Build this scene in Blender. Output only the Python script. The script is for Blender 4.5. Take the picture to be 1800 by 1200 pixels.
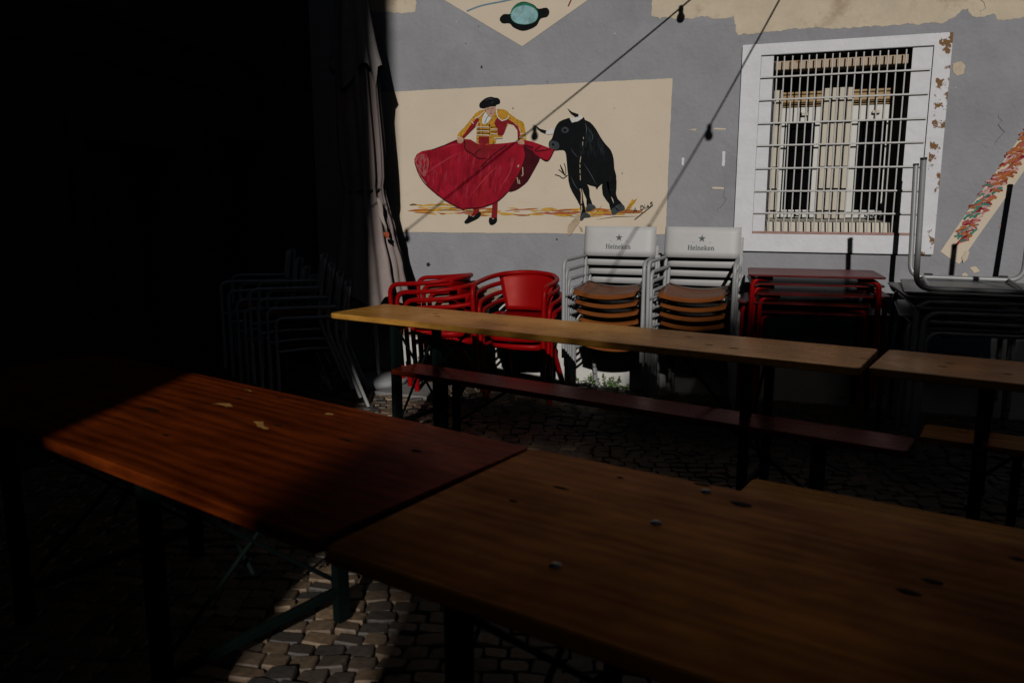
import bpy, math, random
from mathutils import Vector, Matrix
R = math.radians
for o in list(bpy.data.objects): bpy.data.objects.remove(o)
S = bpy.context.scene
COL = S.collection

# ------------------------------------------------------------------ camera, sky, sun, exposure
cam_d = bpy.data.cameras.new('camera'); cam = bpy.data.objects.new('camera', cam_d); COL.objects.link(cam)
cam_d.sensor_width = 36.0; cam_d.lens = 28.0; cam_d.clip_start = 0.05; cam_d.clip_end = 500
cam.location = (0, -6.015, 1.45); cam.rotation_euler = (R(90 - 10.1), 0, R(20))
cam_d.dof.use_dof = True; cam_d.dof.focus_distance = 6.0; cam_d.dof.aperture_fstop = 3.5
S.camera = cam
SUN_AZ, SUN_EL = R(15.0), R(24.0)          # azimuth from the wall's normal towards +x, elevation
w = bpy.data.worlds.new('World'); S.world = w; w.use_nodes = True
nt = w.node_tree; nt.nodes.clear()
sky = nt.nodes.new('ShaderNodeTexSky'); sky.sky_type = 'NISHITA'; sky.sun_disc = False
sky.sun_elevation = SUN_EL; sky.sun_rotation = math.pi - SUN_AZ
bg = nt.nodes.new('ShaderNodeBackground'); bg.inputs['Strength'].default_value = 0.05
wo = nt.nodes.new('ShaderNodeOutputWorld')
nt.links.new(sky.outputs[0], bg.inputs[0]); nt.links.new(bg.outputs[0], wo.inputs[0])
sd = bpy.data.lights.new('sun', 'SUN'); sun = bpy.data.objects.new('sun', sd); COL.objects.link(sun)
sd.energy = 5.0; sd.angle = R(0.53); sd.color = (1.0, 0.96, 0.905)
sv = Vector((math.sin(SUN_AZ)*math.cos(SUN_EL), -math.cos(SUN_AZ)*math.cos(SUN_EL), math.sin(SUN_EL)))
sun.rotation_euler = sv.to_track_quat('Z', 'Y').to_euler(); sun.location = (6, -20, 12)
S.view_settings.view_transform = 'Standard'; S.view_settings.look = 'None'
S.view_settings.gamma = 1.0; S.view_settings.use_curve_mapping = False
S.view_settings.exposure = -1.25
S.render.engine = 'CYCLES'
try:
    S.cycles.max_bounces = 6; S.cycles.diffuse_bounces = 0; S.cycles.glossy_bounces = 3; S.cycles.transmission_bounces = 4
except Exception: pass

# ------------------------------------------------------------------ materials
MATS = {}
def mat(name, col, rough=0.6, metal=0.0, var=0.12, vscale=6.0, bump=0.0, bscale=60.0, spec=0.5, coat=0.0, col2=None, patch=None, aniso=(1, 1, 1), streak=None, tint=None):
    """Principled material with noise mottling; col2/patch: second colour appearing in thresholded patches."""
    if name in MATS: return MATS[name]
    m = bpy.data.materials.new(name); m.use_nodes = True; MATS[name] = m
    t = m.node_tree; n = t.nodes; l = t.links
    b = n['Principled BSDF']
    tc = n.new('ShaderNodeTexCoord'); mp = n.new('ShaderNodeMapping'); mp.inputs['Scale'].default_value = aniso
    l.new(tc.outputs['Object'], mp.inputs[0])
    ns = n.new('ShaderNodeTexNoise'); ns.inputs['Scale'].default_value = vscale; ns.inputs['Detail'].default_value = 7; ns.inputs['Roughness'].default_value = 0.62
    l.new(mp.outputs[0], ns.inputs['Vector'])
    rp = n.new('ShaderNodeValToRGB'); e = rp.color_ramp.elements
    e[0].position = 0.28; e[1].position = 0.72
    e[0].color = [c*(1-var) for c in col] + [1]; e[1].color = [min(1, c*(1+var)) for c in col] + [1]
    l.new(ns.outputs['Fac'], rp.inputs[0])
    out = rp.outputs[0]
    if col2 is not None:
        n2 = n.new('ShaderNodeTexNoise'); n2.inputs['Scale'].default_value = patch[0]; n2.inputs['Detail'].default_value = 9; n2.inputs['Roughness'].default_value = 0.68
        l.new(mp.outputs[0], n2.inputs['Vector'])
        r2 = n.new('ShaderNodeValToRGB'); r2.color_ramp.elements[0].position = patch[1]; r2.color_ramp.elements[1].position = patch[1] + patch[2]
        l.new(n2.outputs['Fac'], r2.inputs[0])
        mx = n.new('ShaderNodeMix'); mx.data_type = 'RGBA'
        l.new(r2.outputs[0], mx.inputs['Factor']); l.new(out, mx.inputs['A']); mx.inputs['B'].default_value = list(col2) + [1]
        out = mx.outputs['Result']
    l.new(out, b.inputs['Base Color'])
    b.inputs['Metallic'].default_value = metal; b.inputs['Specular IOR Level'].default_value = spec
    if tint: b.inputs['Specular Tint'].default_value = list(tint) + [1]
    rr = n.new('ShaderNodeMapRange'); rr.inputs['To Min'].default_value = max(0.02, rough*0.8); rr.inputs['To Max'].default_value = min(1, rough*1.2)
    l.new(ns.outputs['Fac'], rr.inputs[0]); l.new(rr.outputs[0], b.inputs['Roughness'])
    b.inputs['Coat Weight'].default_value = coat; b.inputs['Coat Roughness'].default_value = 0.15
    if bump:
        nb = n.new('ShaderNodeTexNoise'); nb.inputs['Scale'].default_value = bscale; nb.inputs['Detail'].default_value = 5
        l.new(mp.outputs[0], nb.inputs['Vector'])
        bp = n.new('ShaderNodeBump'); bp.inputs['Strength'].default_value = bump; bp.inputs['Distance'].default_value = 0.01
        h_ = nb.outputs['Fac']
        if streak:
            nc = n.new('ShaderNodeTexNoise'); nc.inputs['Scale'].default_value = streak; nc.inputs['Detail'].default_value = 3; nc.inputs['Distortion'].default_value = 1.2
            l.new(mp.outputs[0], nc.inputs['Vector'])
            am = n.new('ShaderNodeMath'); am.operation = 'MULTIPLY_ADD'; am.inputs[1].default_value = 1.6; l.new(nc.outputs['Fac'], am.inputs[0]); l.new(nb.outputs['Fac'], am.inputs[2]); h_ = am.outputs[0]
        l.new(h_, bp.inputs['Height']); l.new(bp.outputs[0], b.inputs['Normal'])
    return m

def wood(name, light, dark, rough=0.3, coat=0.2, seed=0.0, spec=0.2, amber=0.15, tint=(1.0, .58, .14)):
    """varnished pine: long grain along the object's X axis, growth-ring figure, small dark knots, scuffs."""
    m = bpy.data.materials.new(name); m.use_nodes = True; MATS[name] = m
    t = m.node_tree; n = t.nodes; l = t.links; b = n['Principled BSDF']
    tc = n.new('ShaderNodeTexCoord'); mp = n.new('ShaderNodeMapping')
    mp.inputs['Location'].default_value = (seed*3.1, seed*1.7, seed)
    l.new(tc.outputs['Object'], mp.inputs[0])
    def noise(scale, vec3, detail=6, rough_=0.6, dist=0.0):
        mm = n.new('ShaderNodeMapping'); mm.inputs['Scale'].default_value = vec3; l.new(mp.outputs[0], mm.inputs[0])
        q = n.new('ShaderNodeTexNoise'); q.inputs['Scale'].default_value = scale; q.inputs['Detail'].default_value = detail
        q.inputs['Roughness'].default_value = rough_; q.inputs['Distortion'].default_value = dist
        l.new(mm.outputs[0], q.inputs['Vector']); return q
    g1 = noise(2.4, (0.9, 7, 7), 8, 0.66, 1.3)
    g2 = noise(16.0, (0.5, 12, 12), 4)
    mm = n.new('ShaderNodeMapping'); mm.inputs['Scale'].default_value = (0.25, 2.2, 2.2); l.new(mp.outputs[0], mm.inputs[0])
    wv = n.new('ShaderNodeTexWave'); wv.wave_type = 'RINGS'; wv.rings_direction = 'X'
    wv.inputs['Scale'].default_value = 4.0; wv.inputs['Distortion'].default_value = 9.0; wv.inputs['Detail'].default_value = 3; wv.inputs['Detail Scale'].default_value = 0.7
    l.new(mm.outputs[0], wv.inputs['Vector'])
    a = n.new('ShaderNodeMath'); a.operation = 'MULTIPLY_ADD'; a.inputs[1].default_value = 0.25
    l.new(wv.outputs['Fac'], a.inputs[0]); l.new(g1.outputs['Fac'], a.inputs[2])
    a2 = n.new('ShaderNodeMath'); a2.operation = 'MULTIPLY_ADD'; a2.inputs[1].default_value = 0.22
    l.new(g2.outputs['Fac'], a2.inputs[0]); l.new(a.outputs[0], a2.inputs[2])
    rp = n.new('ShaderNodeValToRGB'); e = rp.color_ramp.elements
    e[0].position = 0.46; e[1].position = 0.98; e[0].color = list(dark) + [1]; e[1].color = list(light) + [1]
    l.new(a2.outputs[0], rp.inputs[0])
    # dirt / scuffs
    d = noise(2.2, (1, 1.6, 1.6), 8, 0.7); dr = n.new('ShaderNodeValToRGB')
    dr.color_ramp.elements[0].position = 0.36; dr.color_ramp.elements[1].position = 0.6
    dr.color_ramp.elements[0].color = (0.45, 0.42, 0.4, 1); dr.color_ramp.elements[1].color = (1, 1, 1, 1)
    l.new(d.outputs['Fac'], dr.inputs[0])
    mx = n.new('ShaderNodeMix'); mx.data_type = 'RGBA'; mx.blend_type = 'MULTIPLY'; mx.inputs['Factor'].default_value = 0.8
    l.new(rp.outputs[0], mx.inputs['A']); l.new(dr.outputs[0], mx.inputs['B'])
    l.new(mx.outputs['Result'], b.inputs['Base Color'])
    rr = n.new('ShaderNodeMapRange'); rr.inputs['From Min'].default_value = 0.3; rr.inputs['From Max'].default_value = 0.7
    rr.inputs['To Min'].default_value = rough*1.5; rr.inputs['To Max'].default_value = rough*0.8
    l.new(d.outputs['Fac'], rr.inputs[0]); l.new(rr.outputs[0], b.inputs['Roughness'])
    b.inputs['Specular IOR Level'].default_value = spec; b.inputs['Metallic'].default_value = amber; b.inputs['Specular Tint'].default_value = list(tint) + [1]; b.inputs['Coat Weight'].default_value = coat; b.inputs['Coat Roughness'].default_value = 0.22
    bp = n.new('ShaderNodeBump'); bp.inputs['Strength'].default_value = 0.12; bp.inputs['Distance'].default_value = 0.003
    l.new(a2.outputs[0], bp.inputs['Height']); l.new(bp.outputs[0], b.inputs['Normal'])
    return m

def stone_mat():
    m = bpy.data.materials.new('cobble_stone'); m.use_nodes = True; MATS['cobble'] = m
    t = m.node_tree; n = t.nodes; l = t.links; b = n['Principled BSDF']
    oi = n.new('ShaderNodeObjectInfo'); ge = n.new('ShaderNodeNewGeometry')
    ad = n.new('ShaderNodeMath'); ad.operation = 'ADD'; l.new(oi.outputs['Random'], ad.inputs[0]); l.new(ge.outputs['Random Per Island'], ad.inputs[1])
    fr = n.new('ShaderNodeMath'); fr.operation = 'FRACT'; l.new(ad.outputs[0], fr.inputs[0])
    rp = n.new('ShaderNodeValToRGB'); e = rp.color_ramp.elements
    e[0].position = 0; e[0].color = (0.045, 0.04, 0.037, 1); e[1].position = 1; e[1].color = (0.22, 0.145, 0.085, 1)
    e2 = rp.color_ramp.elements.new(0.5); e2.color = (0.115, 0.08, 0.052, 1)
    l.new(fr.outputs[0], rp.inputs[0])
    ns = n.new('ShaderNodeTexNoise'); ns.inputs['Scale'].default_value = 38; ns.inputs['Detail'].default_value = 8; ns.inputs['Roughness'].default_value = 0.7
    l.new(ge.outputs['Position'], ns.inputs['Vector'])
    mr = n.new('ShaderNodeMapRange'); mr.inputs['From Min'].default_value = .3; mr.inputs['From Max'].default_value = .7; mr.inputs['To Min'].default_value = 0.55; mr.inputs['To Max'].default_value = 1.35
    l.new(ns.outputs['Fac'], mr.inputs[0])
    mx = n.new('ShaderNodeMix'); mx.data_type = 'RGBA'; mx.blend_type = 'MULTIPLY'; mx.inputs['Factor'].default_value = 1
    l.new(rp.outputs[0], mx.inputs['A']); l.new(mr.outputs[0], mx.inputs['B']); l.new(mx.outputs['Result'], b.inputs['Base Color'])
    b.inputs['Roughness'].default_value = 0.55
    bp = n.new('ShaderNodeBump'); bp.inputs['Strength'].default_value = 0.6; bp.inputs['Distance'].default_value = 0.008
    l.new(ns.outputs['Fac'], bp.inputs['Height']); l.new(bp.outputs[0], b.inputs['Normal'])
    return m

# ------------------------------------------------------------------ mesh helpers
class MB:
    def __init__(s): s.v = []; s.f = []; s.sm = []
    def add(s, v, f, smooth=False):
        k = len(s.v); s.v += [tuple(p) for p in v]; s.f += [tuple(i + k for i in q) for q in f]; s.sm += [smooth]*len(f); return s
    def box(s, c, d, rz=0.0, bev=0.0):
        x, y, z = [q/2 for q in d]
        if bev:
            k = bev; vs = []; M = Matrix.Rotation(rz, 3, 'Z')
            ring = lambda zz, ins: [(-x+ins, -y+ins, zz), (x-ins, -y+ins, zz), (x-ins, y-ins, zz), (-x+ins, y-ins, zz)]
            vs = ring(-z, k) + ring(-z+k, 0) + ring(z-k, 0) + ring(z, k)
            fs = [(3, 2, 1, 0), (12, 13, 14, 15)]
            for a in (0, 4, 8):
                for i in range(4): fs.append((a+i, a+(i+1) % 4, a+4+(i+1) % 4, a+4+i))
            return s.add([M @ Vector(p) + Vector(c) for p in vs], fs)
        M = Matrix.Rotation(rz, 3, 'Z')
        vs = [M @ Vector((sx*x, sy*y, sz*z)) + Vector(c) for sz in (-1, 1) for sy in (-1, 1) for sx in (-1, 1)]
        return s.add(vs, [(0, 2, 3, 1), (4, 5, 7, 6), (0, 1, 5, 4), (2, 6, 7, 3), (0, 4, 6, 2), (1, 3, 7, 5)])
    def prism(s, poly, z0, z1, bev=0.0):
        n = len(poly)
        if bev:
            cx = sum(p[0] for p in poly)/n; cy = sum(p[1] for p in poly)/n
            sh = lambda p: (p[0] - bev*(1 if p[0] > cx else -1), p[1] - bev*(1 if p[1] > cy else -1))
            inn = [sh(p) for p in poly]
            rings = [[(*p, z0) for p in inn], [(*p, z0+bev) for p in poly], [(*p, z1-bev) for p in poly], [(*p, z1) for p in inn]]
        else: rings = [[(*p, z0) for p in poly], [(*p, z1) for p in poly]]
        vs = [q for r in rings for q in r]; fs = [tuple(range(n-1, -1, -1)), tuple(range((len(rings)-1)*n, len(rings)*n))]
        for a in range(len(rings)-1):
            for i in range(n): fs.append((a*n+i, a*n+(i+1) % n, (a+1)*n+(i+1) % n, (a+1)*n+i))
        return s.add(vs, fs)
    def tube(s, pts, r, seg=9, closed=False, r2=None):
        pts = [Vector(p) for p in pts]; n = len(pts); vs = []; fs = []
        up = None
        for i, p in enumerate(pts):
            a = pts[(i-1) % n] if (closed or i > 0) else p; b_ = pts[(i+1) % n] if (closed or i < n-1) else p
            t = (b_ - a).normalized()
            if up is None:
                up = Vector((0, 0, 1)) if abs(t.z) < 0.9 else Vector((1, 0, 0))
            side = t.cross(up)
            if side.length < 1e-5: side = t.cross(Vector((0, 1, 0)))
            side.normalize(); up = side.cross(t).normalized()
            rr = r if r2 is None else r + (r2-r)*i/(n-1)
            for k in range(seg):
                an = 2*math.pi*k/seg; vs.append(p + side*math.cos(an)*rr + up*math.sin(an)*rr)
        m = n if closed else n-1
        for i in range(m):
            for k in range(seg):
                a = i*seg+k; b_ = i*seg+(k+1) % seg; j = ((i+1) % n)*seg
                fs.append((a, b_, j+(k+1) % seg, j+k))
        s.add(vs, fs, True)
        if not closed: s.add([vs[k] for k in range(seg)], [tuple(range(seg-1, -1, -1))]); s.add([vs[(n-1)*seg+k] for k in range(seg)], [tuple(range(seg))])
        return s
    def lathe(s, prof, seg=24, c=(0, 0, 0)):
        vs = [(c[0]+r*math.cos(2*math.pi*k/seg), c[1]+r*math.sin(2*math.pi*k/seg), c[2]+z) for r, z in prof for k in range(seg)]
        fs = [(i*seg+k, i*seg+(k+1) % seg, (i+1)*seg+(k+1) % seg, (i+1)*seg+k) for i in range(len(prof)-1) for k in range(seg)]
        return s.add(vs, fs, True)
    def grid(s, fn, nu, nv, smooth=True, thick=None):
        vs = [fn(i/nu, j/nv) for j in range(nv+1) for i in range(nu+1)]
        fs = [(j*(nu+1)+i, j*(nu+1)+i+1, (j+1)*(nu+1)+i+1, (j+1)*(nu+1)+i) for j in range(nv) for i in range(nu)]
        if thick:
            k = len(vs); t = Vector(thick); v2 = [Vector(p)+t for p in vs]
            f2 = [tuple(reversed([i+k for i in q])) for q in fs]
            W_ = nu+1; bd = [i for i in range(W_)] + [j*W_+nu for j in range(1, nv+1)] + [nv*W_+i for i in range(nu-1, -1, -1)] + [j*W_ for j in range(nv-1, 0, -1)]
            f3 = [(bd[i], bd[i]+k, bd[(i+1) % len(bd)]+k, bd[(i+1) % len(bd)]) for i in range(len(bd))]
            return s.add(vs + v2, fs + f2 + f3, smooth)
        return s.add(vs, fs, smooth)
    def mesh(s, name):
        me = bpy.data.meshes.new(name); me.from_pydata(s.v, [], s.f)
        me.polygons.foreach_set('use_smooth', s.sm); me.update(); return me
    def build(s, name, m, parent=None, loc=None, rz=0.0):
        return link(name, s.mesh(name), m, parent, loc, rz)

def link(name, me, m, parent=None, loc=None, rz=0.0):
    o = bpy.data.objects.new(name, me); COL.objects.link(o)
    if m is not None and not me.materials: me.materials.append(m)
    if parent: o.parent = parent
    if loc: o.location = loc
    o.rotation_euler.z = rz
    return o
def tag(o, label=None, cat=None, group=None, kind=None):
    if label: o['label'] = label
    if cat: o['category'] = cat
    if group: o['group'] = group
    if kind: o['kind'] = kind
    return o
def thing(name, label, cat, loc=(0, 0, 0), rz=0.0, group=None):
    o = bpy.data.objects.new(name, None); COL.objects.link(o); o.location = loc; o.rotation_euler.z = rz; o.empty_display_size = 0.1
    return tag(o, label, cat, group)
def copy_tree(o, parent=None):
    c = o.copy(); COL.objects.link(c); c.parent = parent
    for ch in [q for q in bpy.data.objects if q.parent == o]: copy_tree(ch, c)
    return c
def fillet(pts, rad, n=5):
    pts = [Vector(p) for p in pts]; out = [pts[0]]
    for i in range(1, len(pts)-1):
        p, a, b = pts[i], pts[i-1], pts[i+1]; da = (a-p); db = (b-p); r = min(rad, da.length*0.49, db.length*0.49)
        A = p + da.normalized()*r; B = p + db.normalized()*r
        for k in range(n+1):
            t = k/n; out.append(A*(1-t)**2 + p*2*t*(1-t) + B*t*t)
    out.append(pts[-1]); return out
def smooth_poly(pts, n=3, closed=True):
    out = []; m = len(pts)
    for i in range(m if closed else m-1):
        g = lambda k: Vector(pts[k % m]) if closed else Vector(pts[max(0, min(m-1, k))])
        p0, p1, p2, p3 = g(i-1), g(i), g(i+1), g(i+2)
        for k in range(n):
            t = k/n; out.append(0.5*((2*p1) + (p2-p0)*t + (2*p0-5*p1+4*p2-p3)*t*t + (3*p1-p0-3*p2+p3)*t**3))
    if not closed: out.append(Vector(pts[-1]))
    return [tuple(p) for p in out]
# paint on the wall: flat films in the wall plane, `lay` counts the coats
def ragged(pts, step=.012, amp=.004, seed=1):
    rr = random.Random(seed); out = []; n = len(pts); drift = 0.0
    for i in range(n):
        a, b = Vector(pts[i]), Vector(pts[(i+1) % n]); k = max(1, int((b-a).length/step)); d = (b-a).normalized(); nn = Vector((-d.y, d.x))
        for q in range(k):
            drift = drift*.75 + rr.uniform(-amp, amp); out.append(tuple(a.lerp(b, q/k) + nn*(drift if q else 0)))
    return out
def film(name, pts, lay, m, parent, smooth=0, rag=0.0):
    if smooth: pts = smooth_poly(pts, smooth)
    if rag: pts = ragged(pts, .012, rag)
    me = bpy.data.meshes.new(name); y = -0.0012*lay
    me.from_pydata([(p[0], y, p[1]) for p in pts], [], [tuple(range(len(pts)))]); me.update()
    if me.polygons[0].normal.y > 0: me.flip_normals()
    return link(name, me, m, parent)
def strokes(name, lines, wd, lay, m, parent, taper=False, smooth=0):
    """brush strokes: flat ribbons along polylines in the wall plane"""
    mb = MB(); y0 = -0.0012*lay
    for li, ln in enumerate(lines):
        ww = wd; y = y0 - 3e-5*li
        if len(ln) and not isinstance(ln[0], tuple): ww, ln = ln
        if smooth and len(ln) > 2: ln = smooth_poly(ln, smooth, False)
        n = len(ln); vs = []
        for i, p in enumerate(ln):
            a = Vector(ln[max(0, i-1)]); b = Vector(ln[min(n-1, i+1)]); t = (b-a)
            if t.length < 1e-6: t = Vector((1, 0))
            t.normalize(); nn = Vector((-t.y, t.x)); h = ww/2*(1 if not taper else max(0.12, 1-abs(2*i/(n-1)-1)**2 if taper == 2 else 1-i/(n-1)))
            vs += [(p[0]+nn.x*h, y, p[1]+nn.y*h), (p[0]-nn.x*h, y, p[1]-nn.y*h)]
        mb.add(vs, [(2*i, 2*i+1, 2*i+3, 2*i+2) for i in range(n-1)])
    o = mb.build(name, m, parent)
    if len(lines) > 1: o['kind'] = 'stuff'
    return o

# ------------------------------------------------------------------ palette
M_grey = mat('grey_wall_paint', (0.298, 0.30, 0.325), 0.8, var=0.10, vscale=3.2, bump=0.4, bscale=34, spec=0.2, col2=(0.245, 0.243, 0.255), patch=(1.3, 0.5, 0.2), streak=5.0)
M_cream = mat('cream_plaster', (0.60, 0.51, 0.385), 0.85, var=0.10, vscale=5, bump=0.3, bscale=30, spec=0.2, col2=(0.36, 0.26, 0.17), patch=(3.2, 0.57, 0.16))
M_creamp = mat('cream_panel_paint', (0.66, 0.565, 0.44), 0.75, var=0.05, vscale=2.5, bump=0.12, bscale=40, spec=0.25, col2=(0.56, 0.43, 0.28), patch=(1.7, 0.6, 0.25))
M_white = mat('white_surround_paint', (0.70, 0.70, 0.74), 0.7, var=0.06, vscale=7, bump=0.55, bscale=18, spec=0.3)
M_whitew = mat('worn_white_paint', (0.70, 0.70, 0.74), 0.75, var=0.06, vscale=7, bump=0.55, bscale=18, spec=0.3, col2=(0.20, 0.105, 0.04), patch=(13, 0.54, 0.02))
M_dado = mat('white_dado_paint', (0.62, 0.60, 0.57), 0.85, var=0.12, vscale=4, bump=0.4, bscale=22, spec=0.2, col2=(0.34, 0.31, 0.27), patch=(5, 0.56, 0.15))
M_rough = mat('exposed_stone', (0.26, 0.21, 0.16), 0.95, var=0.35, vscale=9, bump=0.9, bscale=14, spec=0.2)
M_beige = mat('beige_window_paint', (0.60, 0.54, 0.44), 0.6, var=0.08, vscale=8, bump=0.1, bscale=30)
M_frame = mat('window_frame_paint', (0.70, 0.69, 0.65), 0.5, var=0.06, vscale=8)
M_lintel = mat('lintel_stone', (0.52, 0.40, 0.28), 0.8, var=0.12, vscale=14, bump=0.3, bscale=30, col2=(0.28, 0.13, 0.05), patch=(6, 0.6, 0.05))
M_shut = mat('tan_shutter_slats', (0.42, 0.27, 0.12), 0.6, var=0.1, vscale=10)
M_glass = mat('dark_glass', (0.004, 0.004, 0.005), 0.08, var=0.0, spec=0.5)
M_bar = mat('grille_paint', (0.56, 0.55, 0.54), 0.45, var=0.08, vscale=20, col2=(0.22, 0.10, 0.05), patch=(26, 0.66, 0.03))
M_rust = mat('rusty_bar', (0.36, 0.20, 0.17), 0.6, var=0.3, vscale=18)
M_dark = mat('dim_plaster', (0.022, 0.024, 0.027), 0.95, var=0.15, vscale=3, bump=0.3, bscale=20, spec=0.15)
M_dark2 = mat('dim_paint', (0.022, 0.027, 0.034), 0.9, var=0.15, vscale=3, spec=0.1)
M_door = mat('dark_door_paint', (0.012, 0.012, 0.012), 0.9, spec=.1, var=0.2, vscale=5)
M_soil = mat('joint_sand', (0.045, 0.042, 0.028), 0.95, var=0.5, vscale=40, bump=0.8, bscale=90, spec=0.1, col2=(0.03, 0.045, 0.015), patch=(14, 0.5, 0.1))
M_slab = mat('grey_paving_slab', (0.20, 0.19, 0.185), 0.8, var=0.15, vscale=12, bump=0.3, bscale=50)
M_cob = stone_mat()
M_brick = mat('ochre_render', (0.16, 0.13, 0.10), 0.9, var=0.12, vscale=2, bump=0.3, bscale=15, spec=0.2)
M_tile = mat('clay_roof_tile', (0.20, 0.075, 0.04), 0.8, var=0.25, vscale=9)

# ------------------------------------------------------------------ ground and cobbles
random.seed(11)
g = MB(); g.add([(-60, -60, -0.03), (60, -60, -0.03), (60, 40, -0.03), (-60, 40, -0.03)], [(0, 1, 2, 3)])
ground = g.build('ground', M_soil); tag(ground, kind='structure')
def stone_variant():
    a = 0.0450; p = []
    base = [(-1, -1), (0, -1.05), (1, -1), (1.05, 0), (1, 1), (0, 1.05), (-1, 1), (-1.05, 0)]
    for bx, by in base:
        k = 0.95 if abs(bx) > .9 and abs(by) > .9 else 1.0
        p.append((a*bx*k*random.uniform(.90, 1.05), a*.76*by*k*random.uniform(.86, 1.04)))
    tilt = random.uniform(-.12, .12), random.uniform(-.12, .12)
    zt = lambda q, z: z + q[0]*tilt[0] + q[1]*tilt[1]
    vs = [(x*1.0, y*1.0, -0.03) for x, y in p] + [(x, y, zt((x, y), -0.007)) for x, y in p] + [(x*.92, y*.91, zt((x, y), 0.0)) for x, y in p]
    vs += [(0, 0, 0.001)]
    fs = []
    for r_ in (0, 8):
        for i in range(8): fs.append((r_+i, r_+(i+1) % 8, r_+8+(i+1) % 8, r_+8+i))
    for i in range(8): fs.append((16+i, 16+(i+1) % 8, 24))
    return vs, fs
variants = [stone_variant() for _ in range(14)]
vmesh = []
for vs, fs in variants:
    mb = MB().add(vs, fs); me = mb.mesh('cobblestone'); me.materials.append(M_cob); vmesh.append(me)
ux, uy = math.cos(R(17)), math.sin(R(17)); spots = []
pitch = 0.094
for j in range(-120, 60):
    jit = random.uniform(-.04, .04); i = -70
    v = j*.0715
    xx = -7.0 + random.uniform(0, .1)
    while xx < 7.0:
        wst = random.uniform(.84, 1.2)
        uu = xx + 0.5*pitch*wst; xx += pitch*wst
        vv = v + random.uniform(-.004, .004) + 0.03*math.sin(uu*1.3 + j*0.05)
        X = uu*ux - vv*uy - 1.0; Yy = uu*uy + vv*ux - 3.0
        if -4.6 < X < 3.2 and -6.6 < Yy < -0.03: spots.append((X, Yy, wst, random.uniform(-.006, .005), random.randrange(14), random.uniform(-.09, .09), random.random() < .5))
spots.sort(key=lambda q: (q[0]+1.72)**2 + (q[1]+3.95)**2)
def smat(q):
    return Matrix.Translation((q[0], q[1], q[3])) @ Matrix.Rotation(R(17)+q[5]+(math.pi if q[6] else 0), 4, 'Z') @ Matrix.Diagonal((q[2], 1.0, 1.0, 1.0))
for q in spots[:300]:
    o = bpy.data.objects.new('cobblestone', vmesh[q[4]]); COL.objects.link(o); o.matrix_world = smat(q); o.parent = ground
rest = MB()
for q in spots[300:]:
    Mx = smat(q); vs, fs = variants[q[4]]; rest.add([Mx @ Vector(p) for p in vs], fs)
ro = rest.build('cobblestones', M_cob, ground); tag(ro, 'dark worn cobbles in rows over the shaded square', kind='stuff')
slab = MB().prism([(-2.98, -0.42), (-2.55, -0.42), (-2.52, -0.86), (-3.0, -0.84)], -0.03, 0.017, 0.006).build('paving_slab', M_slab, ground)

# ------------------------------------------------------------------ the mural building
bld = thing('mural_building', 'grey painted house front with murals and a barred white window', 'building', (0, 0, 0))
WX0, WX1, WZ = -4.45, 9.0, 6.2
ox0, ox1, oz0, oz1 = -0.268, 0.592, 1.215, 2.415          # window opening
wm = MB(); T = 0.42
xs = [WX0, ox0, ox1, WX1]; zs = [-0.05, oz0, oz1, WZ]
for i in range(3):
    for j in range(3):
        if i == 1 and j == 1: continue
        wm.add([(xs[i], 0, zs[j]), (xs[i+1], 0, zs[j]), (xs[i+1], 0, zs[j+1]), (xs[i], 0, zs[j+1])], [(0, 1, 2, 3)])
wm.add([(ox0, 0, oz0), (ox0, 0, oz1), (ox0, T, oz1), (ox0, T, oz0)], [(0, 1, 2, 3)])
wm.add([(ox1, 0, oz0), (ox1, T, oz0), (ox1, T, oz1), (ox1, 0, oz1)], [(0, 1, 2, 3)])
wm.add([(ox0, 0, oz1), (ox1, 0, oz1), (ox1, T, oz1), (ox0, T, oz1)], [(0, 1, 2, 3)])
wm.add([(ox0, 0, oz0), (ox0, T, oz0), (ox1, T, oz0), (ox1, 0, oz0)], [(0, 1, 2, 3)])
wm.add([(WX0, 0, WZ), (WX1, 0, WZ), (WX1, 7, WZ), (WX0, 7, WZ)], [(0, 1, 2, 3)])
wm.add([(WX0, 7, -0.05), (WX0, 7, WZ), (WX1, 7, WZ), (WX1, 7, -0.05)], [(0, 1, 2, 3)])
wm.add([(WX1, 0, -0.05), (WX1, 7, -0.05), (WX1, 7, WZ), (WX1, 0, WZ)], [(0, 1, 2, 3)])
wm.add([(WX0, 0, -0.05), (WX0, 0, WZ), (WX0, 7, WZ), (WX0, 7, -0.05)], [(0, 1, 2, 3)])
wall = wm.build('wall', M_grey, bld)
roof = MB().prism([(WX0-.1, -.3), (WX1+.1, -.3), (WX1+.1, 7.2), (WX0-.1, 7.2)], WZ+.003, WZ+.16).build('roof', M_tile, bld)
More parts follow.
